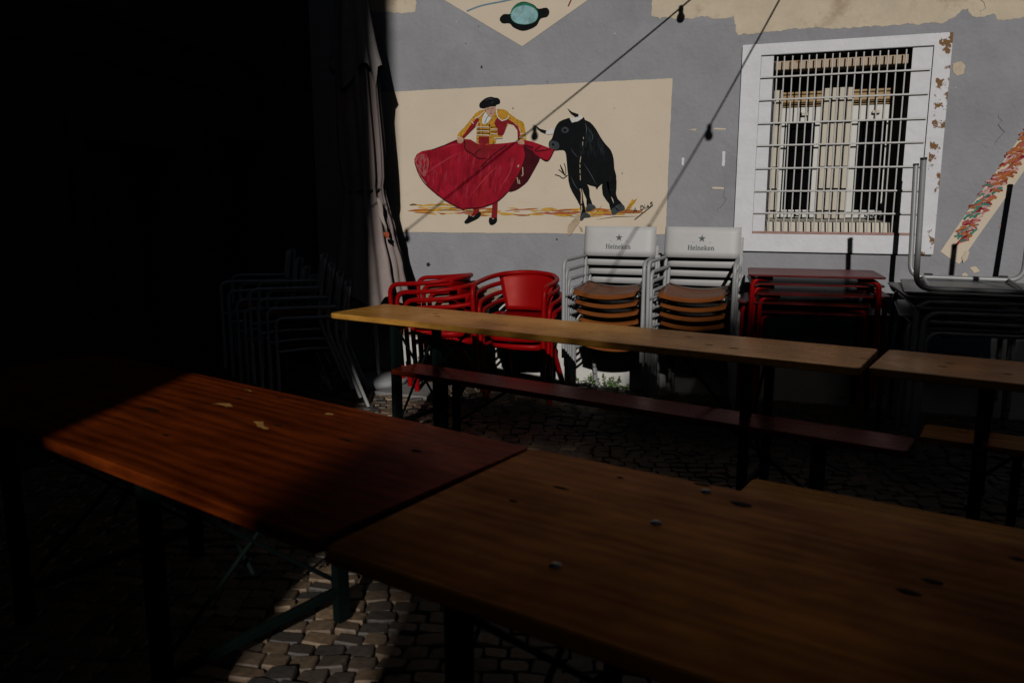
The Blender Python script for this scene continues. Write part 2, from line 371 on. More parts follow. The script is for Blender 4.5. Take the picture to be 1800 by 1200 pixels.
# lower dado, exposed stone patch and the older cream plaster above
def rag(a, b, n, amp, seed):
    rnd = random.Random(seed); out = []
    for k in range(n+1):
        t = k/n; out.append((a[0]+(b[0]-a[0])*t, a[1]+(b[1]-a[1])*t + (rnd.uniform(-amp, amp) if 0 < k < n else 0)))
    return out
film('dado', [(-4.44, 0.0), (8.9, 0.0)] + rag((8.9, 0.60), (-4.44, 0.62), 160, 0.012, 3), 1, M_dado, bld)
film('bare_stone_patch', [(-3.3, 0.30), (-2.3, 0.28)] + rag((-2.3, 0.74), (-3.3, 0.76), 26, 0.02, 5), 2, M_rough, bld)
film('old_plaster', [(-1.158, 3.828), (-1.125, 2.747), (-1.063, 2.719), (-1.014, 2.727), (-0.941, 2.710), (-0.744, 2.711), (-0.657, 2.694), (-0.550, 2.705), (-0.532, 2.640), (-0.517, 2.575), (-0.468, 2.583), (-0.354, 2.579), (-0.206, 2.587), (-0.061, 2.589), (0.119, 2.576), (0.329, 2.569), (0.566, 2.570), (0.764, 2.567), (0.826, 2.597), (0.861, 2.639), (0.892, 2.643), (0.916, 2.597), (0.961, 2.587), (1.023, 2.596), (1.049, 2.591), (1.057, 2.566), (1.108, 2.559), (1.206, 2.569), (1.357, 2.571), (1.508, 2.547), (1.553, 3.463)], 1, M_cream, bld, rag=.005)
film('old_plaster', [(-3.446, 3.554), (-3.468, 2.954), (-3.209, 2.926), (-3.117, 2.910), (-3.046, 2.909), (-3.006, 2.911), (-2.994, 2.982), (-2.982, 3.505)], 1, M_cream, bld, rag=.004)
# small repairs, tape and stains on the grey paint
for nm, pts, mm in [('paint_chip', [(-0.874, 1.747), (-0.854, 1.750), (-0.856, 1.694), (-0.868, 1.694)], M_white), ('paint_chip', [(-0.586, 1.789), (-0.566, 1.789), (-0.565, 1.686), (-0.585, 1.686)], M_white), ('paint_chip', [(-0.646, 1.538), (-0.566, 1.537), (-0.561, 1.521), (-0.646, 1.526)], M_creamp), ('paint_chip', [(-0.845, 1.943), (-0.776, 1.953), (-0.776, 1.937)], M_cream), ('paint_chip', [(-0.656, 1.953), (-0.569, 1.947), (-0.572, 1.935), (-0.648, 1.941)], M_creamp), ('paint_chip', [(0.834, 2.311), (0.882, 2.323), (0.907, 2.293), (0.902, 2.245), (0.867, 2.232), (0.843, 2.255)], M_cream), ('paint_chip', [(1.187, 1.284), (1.209, 1.288), (1.214, 1.270), (1.195, 1.266)], M_rust), ('paint_chip', [(1.002, 0.959), (1.024, 0.971), (1.042, 0.953), (1.017, 0.933)], M_cream), ('paint_chip', [(1.044, 1.006), (1.083, 1.014), (1.106, 0.985), (1.074, 0.969)], M_cream), ('paint_chip', [(-2.948, 0.925), (-2.926, 0.935), (-2.911, 0.916), (-2.927, 0.897), (-2.948, 0.906)], M_dark)]:
    film(nm, pts, 2, mm, bld, rag=.0025)

rc = random.Random(21)
for k in range(9):
    x, z = rc.uniform(-3.0, 1.3), rc.uniform(.9, 3.0); ln = [(x, z)]
    for q in range(rc.randint(4, 9)): x += rc.uniform(-.03, .03); z -= rc.uniform(.01, .04); ln.append((x, z))
    if not (-.5 < ln[0][0] < .85): strokes('hairline_crack', [ln], .0022, 2, M_dark, bld, taper=2)
for k in range(26):
    x, z = rc.uniform(-3.0, 1.35), rc.uniform(.7, 3.05)
    if -.5 < x < .85 and 1.0 < z < 2.6: continue
    r_ = rc.uniform(.003, .010); film('paint_chip', [(x+r_*rc.uniform(.5, 1.3)*math.cos(a), z+r_*rc.uniform(.4, 1.1)*math.sin(a)) for a in [k2*.9 for k2 in range(7)]], 14 if -3.3 < x < -1.0 and 1.3 < z < 2.6 else 2, rc.choice([M_cream, M_dark, M_rough]), bld)

# window surround, sill, lintel
sur = MB(); p0 = -0.026
def frame_ring(mb, a, b, y0, y1):        # a outer (x0,x1,z0,z1), b inner
    ax0, ax1, az0, az1 = a; bx0, bx1, bz0, bz1 = b
    for X0, X1, Z0, Z1 in ((ax0, bx0, az0, az1), (bx1, ax1, az0, az1), (bx0, bx1, az0, bz0), (bx0, bx1, bz1, az1)):
        mb.box(((X0+X1)/2, (y0+y1)/2, (Z0+Z1)/2), (X1-X0, y1-y0, Z1-Z0), bev=0.004)
frame_ring(sur, (-0.478, 0.74, 1.083, 2.502), (-0.352, 0.715, 1.212, 2.425), p0, -0.0005)
so = sur.build('window_surround', M_white, bld)
wj = MB().box(((0.74+0.818)/2, p0/2, (1.083+2.502)/2), (0.078, -p0-.001, 1.419), bev=0.006).build('worn_jamb', M_whitew, so)
tag(wj, 'white jamb with paint flaking off to rusty brown')
inn = MB().box(((-0.352+ox0)/2, -0.006, (1.212+2.425)/2), (ox0+0.352-.002, 0.011, 1.211), bev=0.003); inn.build('inner_surround', M_white, so)
inn = MB().box(((0.715+ox1)/2, -0.006, (1.212+2.425)/2), (0.715-ox1-.002, 0.011, 1.211), bev=0.003)
inn.build('inner_surround', M_white, so)
MB().add([(ox0+.001, .045, 1.217), (ox1-.001, .045, 1.217), (ox1-.001, .062, 1.292), (ox0+.001, .062, 1.292), (ox0+.001, .34, 1.312), (ox1-.001, .34, 1.312), (ox0+.001, .34, 1.217), (ox1-.001, .34, 1.217)],
         [(0, 1, 2, 3), (3, 2, 5, 4), (0, 3, 4, 6), (1, 7, 5, 2), (0, 6, 7, 1)]).build('window_sill', M_beige, so)
MB().box((0.162, 0.125, 2.374), (0.855, 0.15, 0.080), bev=0.004).build('lintel', M_lintel, so)
# the window itself, 0.3 m back
win = MB(); yb = 0.30
win.box((0.162, yb+.075, 1.86), (0.857, 0.01, 1.09)); win = win.build('window', M_glass, bld)
fr = MB()
for a, b in ((-0.264, -0.212), (0.068, 0.118), (0.232, 0.268), (0.54, 0.588)): fr.box(((a+b)/2, yb+.02, 1.80), (b-a, 0.07, 0.976), bev=0.004)
fr.box((0.175, yb+.012, 1.80), (0.11, 0.06, 0.974), bev=0.004)
fr.build('frame', M_beige, win)
for (a, b) in ((-0.21, 0.066), (0.27, 0.538)):
    sash = MB(); frame_ring(sash, (a, b, 1.318, 2.105), (a+.044, b-.040, 1.375, 1.995), yb+.012, yb+.055); sash.build('sash', M_frame, win)
    MB().box(((a+b)/2, yb+.05, 1.685), (b-a-.09, 0.006, 0.60)).build('pane', M_glass, win)
    MB().box(((a+b)/2+.02, yb-.002, 2.055), (0.05, 0.02, 0.022), bev=.003).build('latch', M_beige, win)
    MB().box(((a+b)/2+.02, yb-.002, 1.345), (0.04, 0.02, 0.02), bev=.003).build('latch', M_frame, win)
    for k in range(4):
        MB().box(((a+b)/2, yb+.026, 2.122+k*.029), (b-a-.004, 0.022, 0.024), bev=.005).build('shutter_slat', M_shut, win)
rag_ = MB()
for k in range(14):
    rag_.box((0.49+random.uniform(-.05, .06), .2+random.uniform(-.03, .05), 1.325+random.uniform(0, .035)), (random.uniform(.02, .05), .02, random.uniform(.015, .035)), random.uniform(-1, 1), .004)
rag_ = rag_.build('crumpled_paper', mat('pale_crumple', (.5, .5, .48), .8, var=.3, vscale=30)); tag(rag_, 'crumpled pale paper scrap lying behind the bars on the window sill', 'litter')
# iron grille, built into the surround
gr = MB().box((0.175, -0.022, 1.219), (1.05, 0.008, 0.018), bev=.002).build('window_grille', M_rust, bld)
barv = MB().tube([(0, 0, 0), (0, 0, 1.196)], 0.0050, 8).mesh('bar'); barv.materials.append(M_bar)
for k in range(17):
    o = link('bar', barv, None, gr, (-0.242+k*0.0497+random.uniform(-.003, .003), -0.012, 1.218)); o.rotation_euler = (random.uniform(-.002, .002), random.uniform(-.004, .004), 0)
for k, z in enumerate((2.28, 2.129, 1.972, 1.822, 1.665, 1.508, 1.355)):
    MB().box((0.175, -0.022, z), (1.062, 0.007, 0.0115), bev=.002).build('flat_bar', M_bar, gr)

# ------------------------------------------------------------------ the bullfight mural
P = lambda n, c, v=.12, s=30, r=.75: mat('paint_'+n, c, r, var=v, vscale=s, spec=.08)
P_crim = mat('paint_crimson', (.30, .008, .022), .7, var=.45, vscale=7, spec=.08, aniso=(1, 1, .5), col2=(.36, .016, .018), patch=(3.5, .5, .3))
P_mar = P('maroon', (.055, .006, .010), .35, 12); P_pink = P('dusty_pink', (.34, .085, .085), .3, 14); P_red = P('deep_red', (.23, .014, .02), .25, 20)
P_gold = mat('paint_gold', (.52, .27, .03), .7, spec=.08, var=.3, vscale=55, col2=(.10, .035, .012), patch=(75, .57, .05)); P_black = P('black', (.006, .007, .008), .4, 18, .75)
P_skin = P('skin', (.50, .30, .21), .12, 30); P_wht = P('white', (.66, .65, .62), .06); P_blue = P('blue_grey', (.16, .25, .32)); P_charc = P('charcoal', (.05, .058, .064), .3, 20)
P_och = P('ochre', (.60, .33, .045), .3, 14); P_sien = P('sienna', (.40, .13, .04), .3, 14); P_olive = P('olive', (.16, .11, .025), .3, 14); P_rose = P('rose', (.42, .10, .10), .3, 14)
P_tan = mat('bare_plaster_tan', (.46, .35, .24), .9, var=.2, vscale=25, bump=.4, bscale=50)
mu = thing('bullfight_mural', 'painted cream panel of a matador swinging a red cape at a black bull', 'mural', (0, -0.0005, 0))
film('panel', [(-3.492, 2.315), (-3.087, 2.315), (-0.959, 2.308), (-0.971, 1.194), (-3.127, 1.181), (-3.534, 1.180)], 2, M_creamp, mu, rag=.0012)
# sand underfoot
rnd = random.Random(4); sets = {}
def brush(x0, x1, y0, y1, n, mats_):
    for _ in range(n):
        x = rnd.uniform(x0, x1); y = rnd.uniform(y0, y1); L = rnd.uniform(.05, .22); s_ = rnd.uniform(-.10, .06)
        sets.setdefault(rnd.choice(mats_), []).append((rnd.uniform(.006, .017), [(x, y), (x+L*.5, y+s_*L*.5+rnd.uniform(-.006, .006)), (x+L, y+s_*L)]))
brush(-3.12, -2.55, 1.335, 1.41, 46, ['och', 'och', 'och', 'sien', 'rose', 'olive']); brush(-2.6, -1.5, 1.33, 1.385, 60, ['och', 'och', 'sien', 'rose', 'och']); brush(-1.55, -1.28, 1.35, 1.375, 16, ['och', 'sien', 'och'])
brush(-2.85, -2.5, 1.38, 1.43, 14, ['och', 'och', 'olive'])
for i, (k, ls) in enumerate(sets.items()):
    strokes('painted_sand', ls, .01, 3 + .5*i, {'och': P_och, 'sien': P_sien, 'rose': P_rose, 'olive': P_olive}[k], mu, taper=2, smooth=3)
# matador
film('stocking', [(-2.519, 1.396), (-2.472, 1.401), (-2.467, 1.355), (-2.495, 1.328), (-2.544, 1.311), (-2.519, 1.350)], 6, P_red, mu); film('stocking', [(-2.353, 1.416), (-2.306, 1.447), (-2.309, 1.381), (-2.314, 1.300), (-2.364, 1.302), (-2.358, 1.361)], 6, P_red, mu)
film('shoe', [(-2.599, 1.269), (-2.570, 1.304), (-2.558, 1.327), (-2.520, 1.312), (-2.469, 1.352), (-2.450, 1.338), (-2.473, 1.303), (-2.529, 1.276), (-2.576, 1.257)], 7, P_black, mu, 3); film('shoe', [(-2.385, 1.278), (-2.375, 1.312), (-2.348, 1.294), (-2.318, 1.313), (-2.314, 1.280), (-2.340, 1.254), (-2.371, 1.250)], 7, P_black, mu, 3)
film('jacket', [(-2.491, 2.030), (-2.480, 2.074), (-2.425, 2.121), (-2.403, 2.134), (-2.344, 2.098), (-2.306, 2.141), (-2.221, 2.123), (-2.216, 2.031), (-2.248, 1.974), (-2.266, 1.945), (-2.264, 1.922), (-2.318, 1.917), (-2.323, 1.886), (-2.394, 1.874), (-2.465, 1.880), (-2.487, 1.900)], 6, P_gold, mu)
film('jacket_side', [(-2.334, 2.035), (-2.304, 2.082), (-2.272, 2.055), (-2.219, 2.062), (-2.230, 2.020), (-2.246, 1.972), (-2.268, 1.941), (-2.305, 1.948), (-2.307, 1.995)], 7, P_red, mu, 2); film('sash', [(-2.464, 1.941), (-2.377, 1.937), (-2.377, 1.884), (-2.438, 1.871), (-2.470, 1.890)], 7, P_red, mu)
film('shirt', [(-2.403, 2.132), (-2.438, 2.063), (-2.426, 2.031), (-2.397, 2.037), (-2.369, 2.065), (-2.355, 2.094)], 8, P_wht, mu, 2); strokes('necktie', [[(-2.380, 2.097), (-2.399, 2.074), (-2.415, 2.037)]], .007, 9, P_blue, mu)
film('sleeve', [(-2.653, 1.939), (-2.635, 1.975), (-2.590, 2.013), (-2.535, 2.071), (-2.490, 2.118), (-2.447, 2.139), (-2.403, 2.139), (-2.420, 2.111), (-2.463, 2.076), (-2.508, 2.035), (-2.567, 1.968), (-2.608, 1.927)], 7, P_gold, mu, 2); film('sleeve_lining', [(-2.614, 1.938), (-2.580, 1.973), (-2.524, 2.041), (-2.480, 2.083), (-2.461, 2.073), (-2.478, 2.028), (-2.524, 1.990), (-2.569, 1.951), (-2.600, 1.924)], 8, P_red, mu)
film('sleeve', [(-2.216, 2.110), (-2.147, 2.063), (-2.094, 2.037), (-2.079, 1.989), (-2.069, 1.902), (-2.124, 1.906), (-2.115, 1.961), (-2.128, 2.000), (-2.158, 2.031), (-2.216, 2.058)], 7, P_gold, mu, 2); film('sleeve_lining', [(-2.221, 2.068), (-2.189, 2.046), (-2.136, 2.008), (-2.117, 1.961), (-2.121, 1.907), (-2.138, 1.907), (-2.142, 1.981), (-2.173, 2.020), (-2.223, 2.035)], 8, P_red, mu)
film('epaulette', [(-2.313, 2.141), (-2.272, 2.141), (-2.221, 2.123), (-2.208, 2.091), (-2.232, 2.063), (-2.269, 2.054), (-2.298, 2.076), (-2.313, 2.107)], 9, P_gold, mu, 3)
strokes('braid', [(.007, [(-2.313, 2.139), (-2.311, 2.104), (-2.296, 2.074), (-2.268, 2.053), (-2.230, 2.063), (-2.208, 2.089)]), (.006, [(-2.499, 2.077), (-2.460, 2.092), (-2.414, 2.130)]), (.006, [(-2.530, 2.061), (-2.508, 2.038)]), (.006, [(-2.124, 1.924), (-2.071, 1.921)]), (.006, [(-2.119, 1.951), (-2.075, 1.948)]), (.005, [(-2.483, 2.010), (-2.448, 2.013), (-2.374, 2.007)]), (.005, [(-2.487, 1.981), (-2.437, 1.983), (-2.372, 1.976)]), (.005, [(-2.487, 1.951), (-2.437, 1.952), (-2.372, 1.944)]), (.005, [(-2.365, 1.992), (-2.307, 1.990)]), (.005, [(-2.361, 1.958), (-2.307, 1.952)]), (.005, [(-2.339, 1.923), (-2.264, 1.924)]), (.005, [(-2.649, 1.944), (-2.611, 1.927)]), (.005, [(-2.469, 2.049), (-2.486, 2.020), (-2.488, 1.902)])], .006, 10, P_wht, mu)
strokes('trim_shadow', [(.005, [(-2.460, 2.039), (-2.464, 1.946)]), (.005, [(-2.428, 2.026), (-2.433, 1.948)]), (.005, [(-2.374, 2.036), (-2.374, 1.943)]), (.005, [(-2.361, 1.972), (-2.307, 1.970)]), (.004, [(-2.361, 2.006), (-2.307, 2.009)]), (.004, [(-2.480, 1.995), (-2.377, 1.991)]), (.004, [(-2.481, 1.966), (-2.377, 1.961)])], .005, 9.5, P_mar, mu)
film('cape', [(-3.038, 1.772), (-3.014, 1.813), (-2.967, 1.837), (-2.875, 1.850), (-2.794, 1.869), (-2.715, 1.902), (-2.658, 1.921), (-2.591, 1.924), (-2.536, 1.918), (-2.481, 1.887), (-2.432, 1.873), (-2.378, 1.878), (-2.318, 1.880), (-2.232, 1.884), (-2.136, 1.894), (-2.078, 1.902), (-2.021, 1.891), (-1.958, 1.868), (-1.896, 1.845), (-1.839, 1.827), (-1.866, 1.784), (-1.890, 1.745), (-1.926, 1.756), (-1.952, 1.769), (-1.978, 1.716), (-2.019, 1.648), (-2.056, 1.590), (-2.104, 1.551), (-2.157, 1.521), (-2.216, 1.511), (-2.254, 1.472), (-2.298, 1.437), (-2.353, 1.411), (-2.419, 1.391), (-2.519, 1.386), (-2.598, 1.368), (-2.654, 1.380), (-2.744, 1.436), (-2.836, 1.483), (-2.915, 1.555), (-2.983, 1.638), (-3.028, 1.721)], 8.5, P_crim, mu)
film('cape_highlight', [(-3.029, 1.762), (-3.015, 1.792), (-2.985, 1.812), (-2.927, 1.806), (-2.905, 1.760), (-2.912, 1.699), (-2.942, 1.635), (-2.977, 1.658), (-3.014, 1.710)], 9.5, P_pink, mu, 3)
film('cape_fold', [(-2.094, 1.863), (-2.057, 1.843), (-2.015, 1.823), (-1.994, 1.794), (-1.955, 1.768), (-1.978, 1.716), (-2.019, 1.648), (-2.056, 1.590), (-2.104, 1.551), (-2.157, 1.521), (-2.216, 1.511), (-2.189, 1.556), (-2.136, 1.640), (-2.099, 1.718), (-2.078, 1.795)], 9.5, P_mar, mu, 2)
film('cape_drape', [(-2.589, 1.912), (-2.536, 1.913), (-2.470, 1.882), (-2.383, 1.868), (-2.318, 1.868), (-2.279, 1.848), (-2.307, 1.837), (-2.381, 1.828), (-2.370, 1.789), (-2.416, 1.770), (-2.471, 1.773), (-2.515, 1.801), (-2.568, 1.822), (-2.590, 1.865)], 9.5, P_red, mu, 3)
strokes('cape_crease', [(.010, [(-2.586, 1.904), (-2.581, 1.844), (-2.515, 1.803), (-2.466, 1.771), (-2.405, 1.770)]), (.008, [(-2.493, 1.798), (-2.482, 1.823), (-2.449, 1.842)]), (.012, [(-2.681, 1.906), (-2.603, 1.915), (-2.581, 1.889)]), (.008, [(-3.033, 1.751), (-2.994, 1.648), (-2.915, 1.553), (-2.745, 1.433), (-2.598, 1.368)]), (.007, [(-2.875, 1.845), (-2.715, 1.892), (-2.647, 1.906)]), (.010, [(-2.232, 1.867), (-2.362, 1.781), (-2.450, 1.703)]), (.006, [(-2.598, 1.380), (-2.452, 1.386), (-2.309, 1.437), (-2.222, 1.509)]), (.008, [(-1.947, 1.860), (-1.994, 1.818), (-1.865, 1.830)]), (.006, [(-1.839, 1.827), (-1.890, 1.744), (-1.952, 1.769)]), (.012, [(-2.078, 1.863), (-2.010, 1.842)])], .008, 10.5, P_mar, mu, smooth=4)
strokes('cape_gleam', [(.012, [(-2.948, 1.648), (-2.854, 1.708), (-2.705, 1.787), (-2.604, 1.825)]), (.010, [(-2.297, 1.720), (-2.406, 1.622), (-2.540, 1.482)]), (.012, [(-2.168, 1.777), (-2.200, 1.660), (-2.298, 1.522)]), (.008, [(-2.795, 1.849), (-2.704, 1.877), (-2.625, 1.883)]), (.008, [(-1.979, 1.851), (-1.916, 1.831), (-1.864, 1.820)])], .01, 10.2, P('bright_crimson', (.42, .03, .045), .3, 16), mu, taper=2, smooth=4)
strokes('chipped_paint', [(.010, [(-2.128, 1.716), (-2.136, 1.698)]), (.008, [(-2.096, 1.698), (-2.093, 1.639), (-2.106, 1.629)]), (.008, [(-2.141, 1.620), (-2.134, 1.575), (-2.119, 1.570), (-2.125, 1.600)])], .008, 11, P_tan, mu)
film('hand', [(-2.647, 1.934), (-2.602, 1.936), (-2.595, 1.909), (-2.620, 1.889), (-2.647, 1.900)], 11, P_skin, mu, 2); film('hand', [(-2.136, 1.903), (-2.091, 1.904), (-2.083, 1.873), (-2.109, 1.870), (-2.131, 1.876)], 11, P_skin, mu, 2)
strokes('finger_line', [[(-2.629, 1.915), (-2.634, 1.893)], [(-2.616, 1.913), (-2.620, 1.893)], [(-2.119, 1.893), (-2.121, 1.874)], [(-2.107, 1.893), (-2.107, 1.872)]], .003, 11.5, P_sien, mu)
film('face', [(-2.414, 2.148), (-2.403, 2.156), (-2.328, 2.165), (-2.324, 2.132), (-2.343, 2.093), (-2.365, 2.083), (-2.387, 2.099), (-2.408, 2.130)], 9, P_skin, mu, 2)
strokes('face_line', [(.004, [(-2.392, 2.144), (-2.373, 2.147)]), (.004, [(-2.355, 2.148), (-2.336, 2.151)]), (.003, [(-2.360, 2.143), (-2.356, 2.121)]), (.004, [(-2.369, 2.110), (-2.349, 2.113)]), (.004, [(-2.410, 2.149), (-2.401, 2.120)])], .004, 10, P_charc, mu)
film('hat', [(-2.459, 2.173), (-2.448, 2.199), (-2.403, 2.229), (-2.360, 2.237), (-2.330, 2.230), (-2.301, 2.225), (-2.283, 2.205), (-2.289, 2.186), (-2.313, 2.179), (-2.326, 2.165), (-2.360, 2.164), (-2.403, 2.155), (-2.446, 2.159)], 10, P_black, mu, 3)
strokes('hat_gleam', [(.006, [(-2.403, 2.212), (-2.370, 2.224), (-2.344, 2.217)]), (.005, [(-2.360, 2.191), (-2.336, 2.198)])], .005, 11, P_charc, mu)
# cape brushwork: strokes fanning from the hands to the hem
top_ = [(-3.014, 1.807), (-2.875, 1.845), (-2.715, 1.895), (-2.592, 1.904), (-2.481, 1.872), (-2.361, 1.864), (-2.232, 1.871), (-2.136, 1.879)]
hem_ = [(-2.977, 1.658), (-2.903, 1.560), (-2.812, 1.483), (-2.722, 1.436), (-2.631, 1.395), (-2.519, 1.401), (-2.408, 1.411), (-2.298, 1.462), (-2.222, 1.526)]
rb = random.Random(31); sets = {}
def along(pl, t): k = min(len(pl)-2, int(t*(len(pl)-1))); f = t*(len(pl)-1)-k; return Vector(pl[k]).lerp(Vector(pl[k+1]), f)
for k in range(150):
    t = rb.random(); a_, b_ = along(top_, min(1, max(0, t+rb.uniform(-.03, .03)))), along(hem_, min(1, max(0, t+rb.uniform(-.05, .05))))
    u0 = rb.uniform(.05, .75); u1_ = min(.97, u0+rb.uniform(.12, .4)); mid = a_.lerp(b_, (u0+u1_)/2)+Vector((rb.uniform(-.012, .012), 0))
    sets.setdefault(rb.choice('ddmmbp' if t > .2 else 'pbmmd'), []).append((rb.uniform(.008, .022), [tuple(a_.lerp(b_, u0)), tuple(mid), tuple(a_.lerp(b_, u1_))]))
for i, (k, c_) in enumerate({'d': P('dark_crimson', (.245, .007, .018), .3, 20), 'm': P('mid_crimson', (.31, .010, .026), .3, 20), 'b': P('scarlet', (.37, .014, .022), .3, 20), 'p': P('carmine', (.33, .022, .042), .3, 20)}.items()):
    strokes('cape_brushwork', sets[k], .01, 8.8+.12*i, c_, mu, taper=2, smooth=4)
# bull
film('bull_leg', [(-1.729, 1.633), (-1.688, 1.633), (-1.622, 1.551), (-1.605, 1.444), (-1.585, 1.354), (-1.625, 1.330), (-1.631, 1.401), (-1.677, 1.479), (-1.714, 1.547)], 5, P_black, mu, 2); film('bull_leg', [(-1.629, 1.581), (-1.580, 1.568), (-1.559, 1.521), (-1.555, 1.470), (-1.536, 1.423), (-1.543, 1.408), (-1.579, 1.399), (-1.581, 1.453), (-1.604, 1.500)], 5, P_black, mu, 2)
film('bull_leg', [(-1.459, 1.588), (-1.414, 1.588), (-1.400, 1.503), (-1.372, 1.427), (-1.353, 1.392), (-1.390, 1.366), (-1.404, 1.419), (-1.454, 1.485)], 5, P_black, mu, 2); film('bull_leg', [(-1.430, 1.622), (-1.359, 1.634), (-1.349, 1.529), (-1.352, 1.495), (-1.337, 1.453), (-1.301, 1.414), (-1.357, 1.398), (-1.374, 1.453), (-1.408, 1.504)], 5, P_black, mu, 2)
film('hoof', [(-1.625, 1.332), (-1.594, 1.353), (-1.552, 1.337), (-1.548, 1.315), (-1.593, 1.311), (-1.609, 1.292), (-1.631, 1.292)], 6, P_charc, mu, 2); film('hoof', [(-1.577, 1.408), (-1.540, 1.417), (-1.505, 1.391), (-1.539, 1.367), (-1.583, 1.356)], 6, P_charc, mu, 2)
film('hoof', [(-1.385, 1.376), (-1.353, 1.389), (-1.326, 1.358), (-1.375, 1.332)], 6, P_charc, mu, 2); film('hoof', [(-1.359, 1.397), (-1.303, 1.417), (-1.280, 1.380), (-1.323, 1.358)], 6, P_charc, mu, 2)
film('bull_body', [(-1.887, 1.856), (-1.883, 1.887), (-1.862, 1.907), (-1.848, 1.949), (-1.834, 1.992), (-1.802, 2.033), (-1.748, 2.052), (-1.719, 2.056), (-1.701, 2.023), (-1.641, 2.035), (-1.612, 2.060), (-1.601, 2.038), (-1.561, 2.020), (-1.516, 1.970), (-1.480, 1.911), (-1.442, 1.860), (-1.398, 1.812), (-1.375, 1.747), (-1.369, 1.680), (-1.354, 1.630), (-1.356, 1.588), (-1.403, 1.575), (-1.436, 1.587), (-1.464, 1.565), (-1.490, 1.542), (-1.501, 1.523), (-1.512, 1.545), (-1.553, 1.555), (-1.587, 1.566), (-1.633, 1.545), (-1.678, 1.564), (-1.713, 1.590), (-1.728, 1.625), (-1.738, 1.702), (-1.745, 1.770), (-1.758, 1.816), (-1.800, 1.822), (-1.845, 1.818), (-1.873, 1.836)], 6.5, P_black, mu, 2)
film('muzzle', [(-1.884, 1.859), (-1.880, 1.883), (-1.857, 1.893), (-1.818, 1.882), (-1.802, 1.860), (-1.807, 1.832), (-1.845, 1.819), (-1.873, 1.837)], 7.5, P_charc, mu, 3); film('nostril', [(-1.862, 1.864), (-1.853, 1.874), (-1.840, 1.869), (-1.840, 1.857), (-1.853, 1.852)], 8.5, P_black, mu, 2)
film('eye', [(-1.785, 1.970), (-1.772, 1.989), (-1.749, 1.991), (-1.731, 1.979), (-1.727, 1.964), (-1.745, 1.949), (-1.772, 1.950)], 7.5, P_charc, mu, 3); film('pupil', [(-1.772, 1.970), (-1.760, 1.980), (-1.745, 1.971), (-1.749, 1.959), (-1.763, 1.958)], 8.5, P_black, mu, 2)
film('horn', [(-1.919, 1.954), (-1.906, 1.970), (-1.845, 1.986), (-1.848, 1.943), (-1.896, 1.940)], 7.5, P_wht, mu); film('horn_tip', [(-1.998, 2.014), (-1.956, 1.984), (-1.903, 1.969), (-1.914, 1.947), (-1.947, 1.960), (-1.977, 1.983)], 8, P_black, mu)
film('horn', [(-1.721, 2.054), (-1.668, 2.060), (-1.647, 2.080), (-1.624, 2.067), (-1.625, 2.048), (-1.658, 2.030), (-1.703, 2.022)], 7.5, P_wht, mu); film('horn_tip', [(-1.740, 2.128), (-1.704, 2.100), (-1.652, 2.082), (-1.652, 2.063), (-1.675, 2.062), (-1.713, 2.090)], 8, P_black, mu)
tl = [[(-1.732, 1.633), (-1.768, 1.610), (-1.796, 1.627), (-1.834, 1.638)], [(-1.743, 1.627), (-1.775, 1.653), (-1.805, 1.677)], [(-1.754, 1.634), (-1.774, 1.678), (-1.789, 1.702)], [(-1.747, 1.640), (-1.749, 1.685), (-1.762, 1.723)], [(-1.759, 1.634), (-1.780, 1.677), (-1.793, 1.713)]]
strokes('tail', tl, .006, 6, P_black, mu, smooth=3)
rb = random.Random(8); hs = []
q4 = [(-1.601, 2.014), (-1.507, 1.937), (-1.430, 1.806), (-1.664, 1.811)]
for k in range(60):
    u, v = rb.random(), rb.random(); p = (Vector(q4[0]).lerp(Vector(q4[1]), u)).lerp(Vector(q4[3]).lerp(Vector(q4[2]), u), v); L = rb.uniform(.03, .07)
    hs.append((rb.uniform(.002, .005), [tuple(p), (p.x+.008+rb.uniform(-.006, .006), p.y-L*.5), (p.x+.010+rb.uniform(-.012, .012), p.y-L)]))
strokes('coat_hair', hs, .003, 7.1, P('blue_black', (.022, .028, .034), .3, 20), mu, taper=2, smooth=3)
strokes('coat_sheen', [(.004, [(-1.560, 1.967), (-1.540, 1.917), (-1.550, 1.875)]), (.005, [(-1.601, 2.018), (-1.587, 1.976), (-1.593, 1.935)]), (.004, [(-1.516, 1.941), (-1.497, 1.882)]), (.004, [(-1.470, 1.874), (-1.450, 1.815)]), (.003, [(-1.709, 1.837), (-1.680, 1.790), (-1.645, 1.764)]), (.004, [(-1.609, 1.725), (-1.545, 1.631), (-1.508, 1.563)]), (.004, [(-1.706, 1.625), (-1.678, 1.564), (-1.642, 1.521)]), (.004, [(-1.395, 1.622), (-1.401, 1.580)]), (.005, [(-1.402, 1.525), (-1.367, 1.520)]), (.004, [(-1.819, 1.966), (-1.828, 1.916)]), (.004, [(-1.533, 1.954), (-1.515, 1.891)]), (.004, [(-1.578, 1.993), (-1.564, 1.942)])], .004, 7.5, P('slate_sheen', (.09, .11, .13), .3, 20), mu, taper=2, smooth=3)
strokes('chipped_drip', [(.005, [(-1.610, 1.914), (-1.612, 1.898)]), (.005, [(-1.615, 1.881), (-1.617, 1.848)]), (.006, [(-1.629, 1.770), (-1.636, 1.726)]), (.006, [(-1.636, 1.713), (-1.635, 1.688)]), (.006, [(-1.635, 1.675), (-1.633, 1.645)]), (.006, [(-1.632, 1.632), (-1.630, 1.594)]), (.010, [(-1.631, 1.530), (-1.620, 1.496), (-1.620, 1.418)]), (.009, [(-1.620, 1.405), (-1.616, 1.379), (-1.625, 1.345)])], .006, 8, P_tan, mu)
